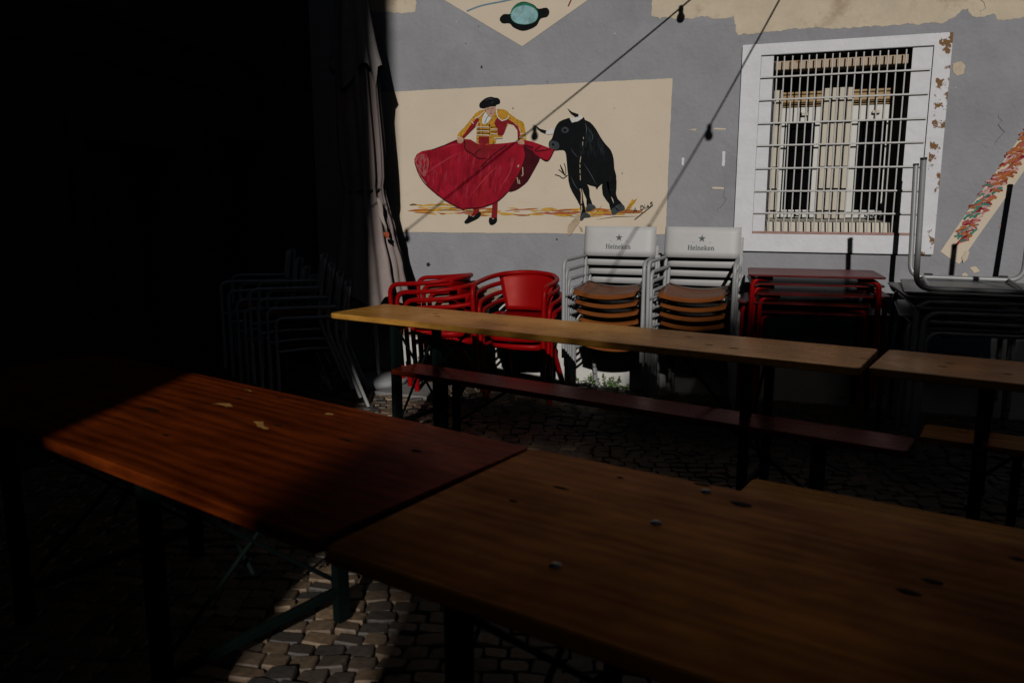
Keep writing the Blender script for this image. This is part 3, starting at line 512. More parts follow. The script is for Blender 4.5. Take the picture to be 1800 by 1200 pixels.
film('bare_patch', [(-1.728, 1.209), (-1.722, 1.251), (-1.684, 1.297), (-1.648, 1.334), (-1.628, 1.323), (-1.634, 1.273), (-1.663, 1.238), (-1.693, 1.192), (-1.719, 1.176)], 8, P_tan, mu, 2); film('bare_patch', [(-1.638, 1.249), (-1.606, 1.230), (-1.604, 1.205), (-1.621, 1.210)], 8, P_tan, mu)
film('straw', [(-1.285, 1.366), (-1.244, 1.427), (-1.226, 1.454), (-1.216, 1.443), (-1.190, 1.459), (-1.211, 1.419), (-1.243, 1.382), (-1.293, 1.353), (-1.362, 1.332)], 4.6, P_och, mu); strokes('straw_line', [(.006, [(-1.284, 1.355), (-1.234, 1.411), (-1.192, 1.459)]), (.005, [(-1.362, 1.334), (-1.284, 1.353), (-1.225, 1.394)]), (.005, [(-1.503, 1.298), (-1.362, 1.321), (-1.154, 1.327)]), (.005, [(-1.748, 1.335), (-1.702, 1.323), (-1.657, 1.319)]), (.005, [(-1.680, 1.353), (-1.657, 1.319)]), (.005, [(-1.539, 1.315), (-1.487, 1.367), (-1.461, 1.406)]), (.006, [(-1.496, 1.354), (-1.452, 1.376)]), (.005, [(-1.434, 1.372), (-1.389, 1.329)]), (.005, [(-1.408, 1.385), (-1.384, 1.338)])], .005, 5.4, P_olive, mu, taper=2)
strokes('signature', [[(-1.216, 1.350), (-1.203, 1.390), (-1.189, 1.355)], [(-1.213, 1.363), (-1.191, 1.369)], [(-1.175, 1.364), (-1.171, 1.364)], [(-1.165, 1.401), (-1.149, 1.404), (-1.139, 1.392), (-1.143, 1.379), (-1.160, 1.370)], [(-1.160, 1.399), (-1.159, 1.370)], [(-1.131, 1.401), (-1.128, 1.379)], [(-1.133, 1.412), (-1.131, 1.410)], [(-1.117, 1.384), (-1.108, 1.411), (-1.097, 1.391)], [(-1.115, 1.392), (-1.099, 1.397)], [(-1.073, 1.430), (-1.087, 1.428), (-1.090, 1.421), (-1.075, 1.414), (-1.072, 1.407), (-1.091, 1.398)], [(-1.073, 1.407), (-1.205, 1.301)]], .0062, 7, P_black, mu)

# ------------------------------------------------------------------ diamond mural, skewer mural
dm = thing('diamond_mural', 'cream diamond painted with a black bowl of teal broth above the bullfight', 'mural', (0, -0.0005, 2.6)); dm0 = Vector((0, 0, 2.6))
def sub(parent):            # flat films are written in wall coordinates; shift into the parent's frame
    for o in bpy.data.objects:
        if o.parent == parent: o.location = -parent.location + Vector((0, parent.location.y, 0))
film('panel', [(-2.106, 2.597), (-1.058, 3.198), (-2.234, 3.973), (-3.553, 3.458)], 2, M_creamp, dm)
film('bowl', [(-2.289, 2.808), (-2.256, 2.840), (-2.198, 2.840), (-2.168, 2.895), (-2.096, 2.918), (-2.016, 2.890), (-1.977, 2.858), (-1.914, 2.861), (-1.890, 2.831), (-1.906, 2.796), (-1.959, 2.785), (-1.990, 2.739), (-2.047, 2.715), (-2.108, 2.709), (-2.176, 2.738), (-2.208, 2.769), (-2.265, 2.774)], 3, P_black, dm, 3)
film('bowl_rim', [(-2.201, 2.826), (-2.176, 2.888), (-2.092, 2.912), (-2.010, 2.880), (-1.976, 2.821), (-2.000, 2.768), (-2.079, 2.751), (-2.167, 2.773)], 4, P('bottle_green', (.02, .16, .09), .25, 20), dm, 3)
film('broth', [(-2.195, 2.820), (-2.172, 2.870), (-2.089, 2.892), (-2.010, 2.863), (-1.981, 2.815), (-2.003, 2.769), (-2.082, 2.754), (-2.163, 2.774)], 5, mat('paint_teal', (.22, .42, .44), .5, var=.35, vscale=16, col2=(.45, .60, .60), patch=(12, .5, .2)), dm, 3)
strokes('knife', [(.012, [(-2.561, 2.885), (-2.436, 2.916), (-2.272, 2.932), (-2.144, 2.947)])], .012, 3, P_blue, dm, smooth=4); strokes('stick', [(.010, [(-1.745, 2.857), (-1.719, 2.908), (-1.692, 2.969)])], .01, 3, P_red, dm); sub(dm)
sk = thing('skewer_mural', 'diagonal cream strip painted with a meat skewer beside the window', 'mural', (1.2, -0.0005, 1.1))
film('panel', [(0.864, 1.107), (0.907, 1.191), (0.999, 1.371), (1.144, 1.633), (1.273, 1.879), (1.479, 2.266), (1.596, 2.169), (1.297, 1.631), (1.190, 1.423), (1.078, 1.216), (1.028, 1.118), (0.982, 1.027), (0.933, 1.056)], 2, M_creamp, sk)
strokes('skewer_stick', [(.014, [(0.936, 1.128), (0.993, 1.208), (1.134, 1.532), (1.235, 1.689), (1.309, 1.829), (1.392, 1.994)])], .014, 3, P_red, sk)
rnd = random.Random(9); sets = {}
ax = [(0.975, 1.189), (1.015, 1.260), (1.047, 1.342), (1.085, 1.430), (1.118, 1.496), (1.156, 1.575), (1.201, 1.640), (1.250, 1.732), (1.282, 1.788), (1.329, 1.878)]
for k in range(len(ax)-1):
    for _ in range(26 if k not in (3,) else 16):
        t = rnd.random(); x = ax[k][0]+(ax[k+1][0]-ax[k][0])*t; z = ax[k][1]+(ax[k+1][1]-ax[k][1])*t
        o_ = rnd.uniform(-.042, .042); x += o_*.85; z += -o_*.5; L = rnd.uniform(.014, .036); an = R(20)+rnd.uniform(-.5, .5)
        c_ = rnd.choice(['a', 'a', 'b', 'b', 'c', 'c', 'd', 'd', 'e'] if k < 5 else ['a', 'a', 'b', 'c', 'e', 'e'])
        sets.setdefault(c_, []).append((rnd.uniform(.008, .015), [(x-L*math.cos(an), z-L*math.sin(an)), (x, z+rnd.uniform(0, .012)), (x+L*math.cos(an), z+L*math.sin(an))]))
for i, (k, c) in enumerate({'a': P_red, 'b': P_rose, 'c': P('pale_pink', (.55, .33, .31), .2), 'd': P('teal_green', (.05, .22, .17), .3), 'e': P_sien}.items()):
    if k in sets: strokes('meat_brushwork', sets[k], .01, 3.5+i*.6, c, sk, smooth=3)
film('flaked_patch', [(0.992, 1.072), (1.014, 1.118), (1.035, 1.111), (1.026, 1.062), (1.005, 1.035)], 7, M_cream, sk); sub(sk)

# ------------------------------------------------------------------ dark house on the left (in full shade)
LA = R(10.8); lb = thing('shaded_house', 'dark house front in deep shade with doors and a stringcourse', 'building', (-4.46, -0.004, 0), LA)
# local frame: -y runs along the front towards the viewer, +x faces the square
def lbox(nm, y0, y1, z0, z1, x0, x1, m, par=lb, bev=0.006): return MB().box(((x0+x1)/2, (y0+y1)/2, (z0+z1)/2), (x1-x0, y1-y0, z1-z0), bev=bev).build(nm, m, par)
ops = [(-0.95, -0.12, 1.95), (-2.45, -1.45, 1.82), (-4.6, -3.6, 2.1)]
ys = [-9.0, -4.6, -3.6, -2.45, -1.45, -0.95, -0.12, 0.35]
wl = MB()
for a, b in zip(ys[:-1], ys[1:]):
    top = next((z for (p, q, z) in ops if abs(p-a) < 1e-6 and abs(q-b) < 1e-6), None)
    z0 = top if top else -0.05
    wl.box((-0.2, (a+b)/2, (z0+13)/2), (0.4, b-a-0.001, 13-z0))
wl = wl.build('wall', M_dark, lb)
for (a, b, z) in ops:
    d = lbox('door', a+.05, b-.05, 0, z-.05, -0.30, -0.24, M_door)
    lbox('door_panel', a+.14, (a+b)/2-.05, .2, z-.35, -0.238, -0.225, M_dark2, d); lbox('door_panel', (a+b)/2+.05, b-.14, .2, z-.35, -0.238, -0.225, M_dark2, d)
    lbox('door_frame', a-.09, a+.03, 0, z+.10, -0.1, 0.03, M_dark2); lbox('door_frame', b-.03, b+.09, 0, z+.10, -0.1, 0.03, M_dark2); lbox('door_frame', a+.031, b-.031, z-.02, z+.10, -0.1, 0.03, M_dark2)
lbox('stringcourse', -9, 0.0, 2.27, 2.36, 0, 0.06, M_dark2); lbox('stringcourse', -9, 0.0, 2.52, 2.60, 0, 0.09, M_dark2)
cab = MB()
for k in range(3): cab.tube([(0.075+.01*k, y_, 2.43-.03*k-.012*math.sin(y_*2.3+k)) for y_ in [-9+.4*i for i in range(23)]], .007, 6)
cab.build('wall_cable', M_door, lb)
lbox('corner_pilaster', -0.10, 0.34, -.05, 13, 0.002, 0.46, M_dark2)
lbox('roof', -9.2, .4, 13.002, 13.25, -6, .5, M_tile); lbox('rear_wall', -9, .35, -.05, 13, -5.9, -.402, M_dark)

# ------------------------------------------------------------------ houses across the square, behind the viewer; the sun comes through the gap between them
def house(nm, label, x0, x1, y0, y1, h, m, wins=True, roof_pitch=1.2):
    t = thing(nm, label, 'building', ((x0+x1)/2, y1, 0)); cx = (x0+x1)/2
    MB().box((0, (y0-y1)/2, h/2), (x1-x0, y1-y0, h)).build('wall', m, t)
    MB().box((0, (y0-y1)/2, h+.08), (x1-x0+.02, y1-y0+.02, .155)).build('roof', M_tile, t)
    if wins:
        n = int((x1-x0)//2.4)
        for f_ in range(int(h//3)):
            for k in range(n):
                xx = -(x1-x0)/2 + (k+.7)*(x1-x0)/(n+.4)
                wn = MB().box((xx, .012, f_*3+1.7), (1.15, .03, 1.5), bev=.01).build('window', M_dark2, t)
                MB().box((xx, .03, f_*3+1.7), (.95, .012, 1.3)).build('pane', M_glass, wn)
    return t
house('corner_house', 'tall ochre corner house across the square behind the viewer', -12, 0.0, -19, -12, 16, M_brick)
house('right_house', 'tall ochre house across the square on the sunny side', 6.3, 16, -17, -12.2, 15, M_brick)
house('far_house', 'long low ochre house row beyond the gap in the square', -8, 22, -32, -25, 9.2, M_brick)
house('street_end_house', 'tall ochre house closing the right end of the street', 9.5, 18, -9.5, 8, 12, M_brick, False)
pw = thing('sun_screen_wall', 'high wall bridging the gap between the two tall houses', 'wall', (3.1, -12, 0))  # unseen wall added to shade the upper mural front and cut sky fill
MB().box((0, -.25, 12.6), (6.18, .45, 6.8)).build('wall', M_brick, pw)
sh = thing('kiosk', 'small flat roofed kiosk in the gap between houses', 'kiosk', (2.5, -10, 0))  # unseen solid added to keep the sun off the near brown table
MB().box((0.12, -.2, 1.60), (4.2, .36, 3.20)).build('shade_block_wall', M_brick, sh); MB().box((0.12, -.2, 3.26), (4.24, .42, .10)).build('roof', M_tile, sh)
MB().box((1.2, .012, 1.6), (2.0, .03, 1.3), bev=.01).build('shade_block_panel', M_dark2, sh)
gw = thing('shade_wall', 'rendered garden wall with a gate pier beside the kiosk', 'wall', (0, -10, 0))  # unseen wall and pier, added to give the cobble sun patch its outline
MB().box((0.0, -.15, 1.33), (1.05, .30, 2.66), bev=.01).build('wall', M_brick, gw)
MB().box((-.285, -.18, 1.62), (.51, .38, 3.24), bev=.01).build('shade_pier', M_brick, gw)
# the tree beyond the added shade block: its crown dapples the foreground
tr = thing('tree', 'leafy tree beyond the kiosk in the gap between houses', 'tree', (5.6, -20, 0))
MB().tube([(0, 0, 0), (-.05, .1, 2.5), (-.2, 0, 5), (-.5, 0, 7.2), (-.7, 0, 8.4)], .22, 10, r2=.06).build('trunk', mat('tree_bark', (.06, .045, .03), .9, var=.3), tr)
br = MB(); rt_ = random.Random(3)
for ex, ey, ez in ((-2.6, .2, 8.7), (-2.1, .2, 7.75), (-1.6, -.6, 9.0), (.4, .5, 8.6), (.2, -.4, 7.6), (-.8, .2, 9.4)): br.tube([(-.3, 0, 6.2), (ex*.5-.2, ey*.5, (6.2+ez)/2+.2), (ex, ey, ez)], .06, 6, r2=.012)
br.build('branch', MATS['tree_bark'], tr)
cl = MB()
for cx, cy, cz, rx, ry, rz_, nn_ in ((-.18, 0, 8.36, 1.70, 1.3, 1.24, 9500), (-2.05, .1, 7.76, .6, .5, .40, 900), (-2.40, .1, 8.66, .62, .5, .22, 520), (.7, 0, 8.62, 1.5, 1.0, 1.12, 6500)):
    for _ in range(nn_):
        while True:
            p = Vector((rt_.uniform(-1, 1), rt_.uniform(-1, 1), rt_.uniform(-1, 1)))
            if .25 < p.length < 1: break
        p = Vector((cx+p.x*rx*rt_.uniform(.9, 1.12), cy+p.y*ry, cz+p.z*rz_*rt_.uniform(.9, 1.1))); L = rt_.uniform(.09, .19)
        d = Vector((rt_.gauss(0, 1), rt_.gauss(0, 1), rt_.gauss(0, 1))).normalized(); s_ = d.cross(Vector((rt_.gauss(0, 1), rt_.gauss(0, 1), rt_.gauss(0, 1)))).normalized()*L*.5
        cl.add([p, p+d*L*.5+s_, p+d*L, p+d*L*.5-s_], [(0, 1, 2, 3)])
cl.build('crown', mat('tree_leaf', (.05, .09, .025), .6, var=.3), tr)

# ------------------------------------------------------------------ parasol, folded
um = thing('parasol', 'closed grey parasol tied round its pole at the edge of the shade', 'parasol', (-3.13, -0.54, 0))
M_cloth = mat('parasol_cloth', (.31, .25, .235), .9, var=.1, vscale=9, bump=.15, bscale=90, spec=.15)
M_cloth2 = mat('parasol_cap_cloth', (.27, .24, .23), .9, var=.1, vscale=9, bump=.15, bscale=90, spec=.15)
um.rotation_euler.y = R(-2.6)
def fold(rfun, n, amp, z0, z1, nz, twist=0.3, seg=96, hem=0.0, seed=1):
    rr = random.Random(seed); ph = [rr.uniform(-.35, .35) for _ in range(n)]; am = [rr.uniform(.6, 1.3) for _ in range(n)]
    mb = MB(); vs = []
    for j in range(nz+1):
        z = z0 + (z1-z0)*j/nz
        for k in range(seg):
            a = 2*math.pi*k/seg; i = int(n*k/seg) % n
            c = math.sin(n*a + ph[i]*2 + twist*z*2)
            r_ = rfun(z)*(1 + amp*am[i]*(abs(c)**.7*(1 if c > 0 else -1)))
            zz = z + (hem*math.sin(n/2*a+1)*max(0, 1-(j/nz)*5) if hem else 0)
            vs.append((r_*math.cos(a), r_*math.sin(a), zz))
    fs = [(j*seg+k, j*seg+(k+1) % seg, (j+1)*seg+(k+1) % seg, (j+1)*seg+k) for j in range(nz) for k in range(seg)]
    return mb.add(vs, fs, True)
def rprof(z):
    pts = [(.66, .262), (.9, .235), (1.2, .185), (1.45, .145), (1.52, .125), (1.58, .145), (1.8, .15), (2.3, .14), (2.9, .095), (3.4, .05)]
    for (a, ra), (b, rb) in zip(pts[:-1], pts[1:]):
        if z <= b: t = max(0, (z-a)/(b-a)); t = t*t*(3-2*t); return ra+(rb-ra)*t
    return .05
fold(rprof, 11, .17, .68, 3.4, 44, .25, 110, .05).build('canopy', M_cloth, um)
fold(lambda z: .185-(z-2.3)*.125, 7, .12, 2.34, 3.45, 12, .1, 84, .09, 3).build('cap', M_cloth2, um)
MB().tube([(.137*math.cos(a), .137*math.sin(a), 1.52+.012*math.sin(a)) for a in [2*math.pi*k/24 for k in range(24)]], .011, 6, True).build('strap', mat('dark_strap', (.02, .02, .02), .8), um)
MB().tube([(0, 0, .06), (0, 0, 3.5)], .022, 10).build('pole', mat('parasol_pole', (.30, .30, .30), .4, .6), um)
MB().lathe([(.0, .075), (.05, .07), (.22, .06), (.24, .04), (.24, 0.005), (0, .004)], 20).build('base', mat('parasol_base', (.3, .3, .3), .8), um)
def ribbon(x0, z0, x1, z1, wd, y): return lambda u, v: (x0+(x1-x0)*v + wd*(u-.5) + .008*math.sin(v*9), y - .012*math.sin(u*3+v*5), z0+(z1-z0)*v)
vl = MB().grid(ribbon(.185, 1.46, .235, 1.20, .030, -.140), 3, 6, True, (0, .004, 0)).build('printed_valance', mat('valance_white', (.36, .30, .27), .85), um)
MB().grid(ribbon(.235, 1.20, .243, 1.155, .040, -.140), 3, 3, True, (0, .004, 0)).build('orange_print', mat('valance_orange', (.36, .07, .02), .85), vl)

# ------------------------------------------------------------------ metals
M_alu = mat('silver_enamel', (.36, .365, .37), .42, var=.06, vscale=14, spec=.5, bump=.03, bscale=90)
M_panel = mat('grey_chair_back', (.52, .515, .515), .5, var=.05, vscale=6, spec=.4)
M_ply = mat('varnished_plywood', (.20, .060, .015), .26, var=.22, vscale=5, spec=.25, tint=(1.0, .62, .35), aniso=(1, 7, 7))
M_redm = mat('red_enamel', (.27, .002, .003), .40, var=.10, vscale=9, spec=.25, tint=(1.0, .30, .26))
M_redt = mat('red_table_sheet', (.13, .014, .014), .4, spec=.25, tint=(1, .5, .45), var=.15, vscale=6)
M_gtab = mat('galvanised_tube', (.33, .34, .345), .4, var=.08, vscale=10, metal=.25)
M_gtop = mat('grey_table_sheet', (.20, .205, .21), .42, var=.1, vscale=6, metal=.3)
M_blk = mat('black_plastic', (.01, .01, .01), .5)
M_green = mat('dark_green_enamel', (.003, .007, .0065), .6, var=.1, vscale=14, spec=.06)
M_print = mat('chair_print', (.065, .085, .085), .6, var=.1)

# ------------------------------------------------------------------ grey chairs with the printed back
def glyphs():
    """slab-serif word and a star as flat strokes; unit = x-height 1"""
    L = []; x = 0.0
    arc = lambda cx, cy, rx, ry, a0, a1, n=9: [(cx+rx*math.cos(R(a0+(a1-a0)*k/n)), cy+ry*math.sin(R(a0+(a1-a0)*k/n))) for k in range(n+1)]
    def ser(x0, x1, y): L.append((.15, [(x0, y), (x1, y)]))
    for ch in 'Heineken':
        if ch == 'H':
            for q in (.2, .95): L.append((.27, [(x+q, 0), (x+q, 1.45)])); ser(x+q-.24, x+q+.24, .075); ser(x+q-.24, x+q+.24, 1.375)
            L.append((.17, [(x+.2, .75), (x+.95, .75)])); x += 1.3
        elif ch == 'e':
            L.append((.22, arc(x+.40, .5, .33, .42, 0, 180))); L.append((.22, arc(x+.40, .5, .33, .42, 180, 325))); L.append((.14, [(x+.1, .52), (x+.74, .52)])); x += .92
        elif ch == 'i':
            L.append((.26, [(x+.22, 0), (x+.22, 1.0)])); ser(x, x+.46, .075); ser(x, x+.3, .93); L.append((.28, [(x+.08, 1.34), (x+.36, 1.34)])); x += .56
        elif ch == 'n':
            L.append((.25, [(x+.2, 0), (x+.2, 1.0)])); L.append((.22, arc(x+.47, .60, .27, .34, 170, 0))); L.append((.25, [(x+.74, .62), (x+.74, 0)])); ser(x, x+.42, .075); ser(x+.54, x+.96, .075); ser(x, x+.3, .93); x += 1.04
        elif ch == 'k':
            L.append((.25, [(x+.2, 0), (x+.2, 1.45)])); L.append((.19, [(x+.28, .45), (x+.72, .95)])); L.append((.23, [(x+.38, .52), (x+.78, .05)])); ser(x, x+.42, .075); ser(x, x+.3, 1.38); ser(x+.58, x+.96, .075); ser(x+.52, x+.9, .93); x += 1.0
    return L, x
def make_grey_chair():
    t = thing('stacking_chair', 'x', 'chair')
    for s in (-1, 1):
        MB().tube(fillet([(s*.262, -.245, 0), (s*.266, -.245, .65), (s*.243, .215, .652)], .06, 6), .0125, 10).build('leg', M_alu, t)
        MB().tube(fillet([(s*.243, .36, 0), (s*.240, .20, .44), (s*.238, .256, .855)], .08, 5), .0125, 10).build('leg', M_alu, t)
        MB().tube([(s*.264, -.232, .415), (s*.20, -.05, .425), (s*.236, .185, .43)], .010, 8).build('seat_rail', M_alu, t)
    MB().tube([(-.205, -.06, .412), (.205, -.06, .412)], .010, 8).build('seat_rail', M_alu, t)
    seat = lambda u, v: ((u-.5)*(.435-.05*abs(v-.5)), -.235+.43*v, .432+.030*(2*u-1)**2 - .012*math.cos((v-.15)*3.0) + (.02*(max(0, .12-v)/.12)**2*-1))
    MB().grid(seat, 12, 8, True, (0, 0, .009)).build('seat', M_ply, t)
    MB().box((0, .0, .408), (.36, .34, .026), bev=.006).build('gap_darkener', M_blk, t)  # black plate added to darken the gaps between stacked seats
    bk = lambda u, v: ((u-.5)*.505, .216+.030*v - .012*math.sin(math.pi*u) - (.018 if .04 < u < .96 else .004), .655+.205*v)
    back = MB().grid(bk, 14, 5, True, (0, .006, 0)).build('backrest', M_panel, t)
    L, wd = glyphs(); sc = .205/wd/1.16; mb = MB()
    def tolocal(x, z):                                   # onto the curved back
        u = x/.505+.5; v = (z-.655)/.205; return (x, .216+.030*v-.012*math.sin(math.pi*u)-.018-.0012, z)
    for wdt, ln in L:
        n = len(ln)
        vs = []
        for i, p in enumerate(ln):
            a = Vector(ln[max(0, i-1)]); b = Vector(ln[min(n-1, i+1)]); tt = (b-a).normalized(); nn = Vector((-tt.y, tt.x))*wdt/2
            for sg in (1, -1): vs.append(tolocal((p[0]+nn.x*sg-wd/2)*sc, .706+(p[1]+nn.y*sg)*sc))
        mb.add(vs, [(2*i, 2*i+1, 2*i+3, 2*i+2) for i in range(n-1)])
    mb.build('lettering', M_print, back)
    st = MB(); sp = []
    for k in range(10):
        a = R(90+36*k); r_ = .027 if k % 2 == 0 else .0105; sp.append(tolocal(r_*math.cos(a)+.002, .783+r_*math.sin(a)))
    st.add(sp + [tolocal(.002, .783)], [(k, (k+1) % 10, 10) for k in range(10)])
    for x0 in (-.062, .050): st.add([tolocal(x0, .758), tolocal(x0+.014, .758), tolocal(x0+.014, .760), tolocal(x0, .760)], [(0, 1, 2, 3)])
    st.build('star', M_print, back)
    return t
ORD = ['lowest', 'second lowest', 'third lowest', 'fourth lowest', 'fifth lowest', 'sixth lowest', 'seventh lowest']
def stack(proto, n, base, rz, off, what, grp, used):
    """n things nested upwards from base; off is in the thing's own frame"""
    rr = random.Random(int(base[0]*100)); M3 = Matrix.Rotation(rz, 3, 'Z')
    for i in range(n):
        o = proto if not used[0] else copy_tree(proto); used[0] = True
        d = M3 @ Vector((off[0]*i + rr.uniform(-.008, .008), off[1]*i, off[2]*i)); o.location = Vector(base) + d; o.rotation_euler.z = rz + rr.uniform(-.02, .02)
        pos = 'topmost' if i == n-1 else ORD[i]
        o['label'] = what % pos; o['group'] = grp
gp = make_grey_chair(); u1 = [False]
stack(gp, 7, (-1.215, -0.395, 0), 0.0, (0, -.054, .0675), 'grey wood-seated chair, %s in the stack beside the red metal chairs', 'grey chairs stacked by the red chairs', u1)
stack(gp, 7, (-0.635, -0.395, 0), R(-1.5), (0, -.054, .0680), 'grey wood-seated chair, %s in the stack under the window edge', 'grey chairs stacked under the window', u1)
stack(gp, 4, (-3.28, -1.16, 0), R(-60), (0, -.054, .0675), 'grey chair, %s in the shaded stack behind the parasol', 'grey chairs stacked in the shade near the parasol', u1)
stack(gp, 4, (-3.80, -0.82, 0), R(-60), (0, -.054, .0675), 'grey chair, %s in the shaded stack before the dark house', 'grey chairs stacked in the shade by the dark house', u1)

# ------------------------------------------------------------------ red metal armchairs
def make_red_chair():
    t = thing('metal_armchair', 'x', 'chair')
    hoop = [(-.245, -.23, 0), (-.262, -.262, .655), (-.278, -.06, .665), (-.262, .10, .680), (-.20, .215, .697), (-.10, .262, .706), (0, .275, .710), (.10, .262, .706), (.20, .215, .697), (.262, .10, .680), (.278, -.06, .665), (.262, -.262, .655), (.245, -.23, 0)]
    pts = fillet(hoop, .085, 6)
    MB().tube(pts, .0175, 11).build('arm_hoop', M_redm, t)
    for s in (-1, 1):
        MB().tube([(s*.17, .06, .425), (s*.215, .33, .0)], .0135, 9).build('leg', M_redm, t)
        MB().tube([(s*.255, -.245, .19), (s*.247, -.232, .0)], .0175, 9).build('foot_sleeve', M_redm, t)
        MB().tube([(s*.258, -.25, .405), (s*.17, .06, .425)], .011, 8).build('seat_rail', M_redm, t)
    def bk(u, v):                                             # v=0 at seat, 1 at hoop
        h = .150+.078*v; x = (2*u-1)*h; yc = .175+.095*v; bow = .055*(1-(2*u-1)**2)*(.5+.5*v)
        return (x, yc-.05*v+bow-.01, .435+.272*v - .010*(2*u-1)**2*v)
    MB().grid(bk, 12, 8, True, (0, .004, 0)).build('backrest', M_redm, t)
    ot = []
    for k in range(28):
        a = 2*math.pi*k/28; c, s_ = math.cos(a), math.sin(a); ex = .62
        ot.append((.225*math.copysign(abs(c)**ex, c), -.03+.225*math.copysign(abs(s_)**ex, s_)))
    mb = MB(); n = 28
    vs = [(x, y, .385) for x, y in ot] + [(x, y, .418) for x, y in ot] + [(x*.95, -.03+(y+.03)*.95, .425) for x, y in ot] + [(x*.5, -.03+(y+.03)*.5, .415) for x, y in ot] + [(0, -.03, .413)]
    fs = [(r_*n+i, r_*n+(i+1) % n, (r_+1)*n+(i+1) % n, (r_+1)*n+i) for r_ in range(3) for i in range(n)] + [(3*n+i, 3*n+(i+1) % n, 4*n) for i in range(n)] + [tuple(range(n-1, -1, -1))]
    mb.add(vs, fs, True).build('seat', M_redm, t)
    return t
rp_ = make_red_chair(); u2 = [False]
stack(rp_, 4, (-1.915, -0.455, 0), R(2), (0, -.058, .068), 'red metal armchair facing the tables, %s in its stack', 'red armchairs stacked facing the square', u2)
stack(rp_, 4, (-2.475, -0.46, 0), R(-86), (0, -.058, .057), 'red metal armchair turned sideways, %s in the stack by the parasol', 'red armchairs stacked sideways by the parasol', u2)

# ------------------------------------------------------------------ cafe tables: sheet top on two bent tube frames
def make_table(nm, W_, D_, leg_m, top_m, Hh=.74, r=.0155, ins=.14, bent=False):
    t = thing(nm, 'x', 'table'); ds = D_/2+r+.002
    tp = [(x, y) for x, y in ((-W_/2, -D_/2), (W_/2, -D_/2), (W_/2, D_/2), (-W_/2, D_/2))]
    c = []
    for i, (x, y) in enumerate(tp):
        sx, sy = math.copysign(1, x), math.copysign(1, y)
        arcs = [(x-sx*.03+sx*.03*math.cos(a), y-sy*.03+sy*.03*math.sin(a)) for a in [R(90*k/3) for k in range(4)]]
        if sx*sy < 0: arcs = arcs[::-1]
        c += arcs
    MB().prism(c, Hh-.012, Hh, .003).build('top', top_m, t)
    for s in (-1, 1):
        yy = s*(D_/2-ins)
        if bent:
            for q in (-1, 1): MB().tube(fillet([(q*(W_/2-.02), yy*1.05, 0), (q*(W_/2-.03), yy, Hh-.030), (q*(W_/2-.15), yy*.9, Hh-.030)], .075, 7), r, 10).build('leg', leg_m, t)
        else:
            MB().tube(fillet([(-W_/2+.035, yy*1.12, 0), (-W_/2+.055, yy, Hh-.03), (W_/2-.055, yy, Hh-.03), (W_/2-.035, yy*1.12, 0)], .085, 7), r, 10).build('leg_frame', leg_m, t)
        for q in (-1, 1):
            if not bent: MB().tube([(q*(W_/2-.035), yy*1.12, 0), (q*(W_/2-.036), yy*1.117, .012)], r+.0015, 9).build('foot_cap', M_blk, t)
    for s in (-1, 1): MB().tube([(s*(W_/2-.13), -(D_/2-ins), Hh-.030), (s*(W_/2-.13), D_/2-ins, Hh-.030)], .010, 8).build('cross_rail', leg_m, t)
    for s in (-1, 1) if not bent else (): MB().box((s*(W_/2-.16), -(D_/2-ins), Hh-.048), (.05, .02, .014), bev=.003).build('spacer', M_blk, t)
    return t
rt = make_table('red_cafe_table', .80, .54, M_redm, M_redt, ins=.06, bent=True)
offs = [(.10, .09, 5), (-.10, .05, 2), (.08, .03, 5), (.0, .05, 6), (0, -.05, 4)]
for i in range(5):
    o = rt if i == 0 else copy_tree(rt)
    o.location = (.065+offs[i][0]*.55, -.47+offs[i][1], i*.062); o.rotation_euler.z = R(offs[i][2])
    tag(o, 'red steel cafe table, %s in the stack under the window' % ['lowest', 'second lowest', 'middle', 'second highest', 'topmost'][i], None, 'red tables stacked under the window')
gt = make_table('grey_cafe_table', .735, .80, M_gtab, M_gtop, .745, .0165, .022)
for i in range(4):
    o = gt if i == 0 else copy_tree(gt)
    o.location = (.945+[.03, -.02, .02, -.03][i], -.68+[0, .02, -.02, .01][i], i*.058); o.rotation_euler.z = R([2, -3, 1, 3][i])
    tag(o, 'grey upright cafe table, %s in the stack below the skewer mural' % ['lowest', 'second lowest', 'third lowest', 'highest'][i], None, 'grey tables stacked by the skewer mural')
o = copy_tree(gt); o.location = (.945, -.69, .929+.745); o.rotation_euler = (R(180), 0, R(-4))
tag(o, 'grey metal cafe table turned upside down with its legs in the air', None, 'grey tables stacked by the skewer mural')

# ------------------------------------------------------------------ beer tables and benches
W_T1 = wood('pine_red', (.25, .045, .006), (.07, .012, .002), .38, .0, 1.0, .05, .30, (1.0, .36, .06))
W_T2 = wood('pine_brown', (.56, .22, .034), (.30, .10, .014), .38, .0, 2.0, .03, .20, (1.0, .50, .08))
W_A = wood('pine_honey', (.92, .47, .09), (.56, .24, .04), .25, .0, 3.0, .10, .32)
W_B = wood('pine_walnut', (.56, .27, .075), (.30, .125, .03), .26, .0, 4.0, .06, .3)
W_bn = wood('bench_mahogany', (.24, .036, .010), (.10, .013, .004), .22, .0, 5.0, .05, .18, (1.0, .28, .08))
M_scar = mat('bare_pale_wood', (.36, .18, .04), .7, var=.2, vscale=60); M_knot = mat('wood_knot', (.012, .007, .004), .7, spec=.05, var=.3, vscale=40)
M_bolt = mat('zinc_bolt', (.16, .17, .17), .4, metal=.7)
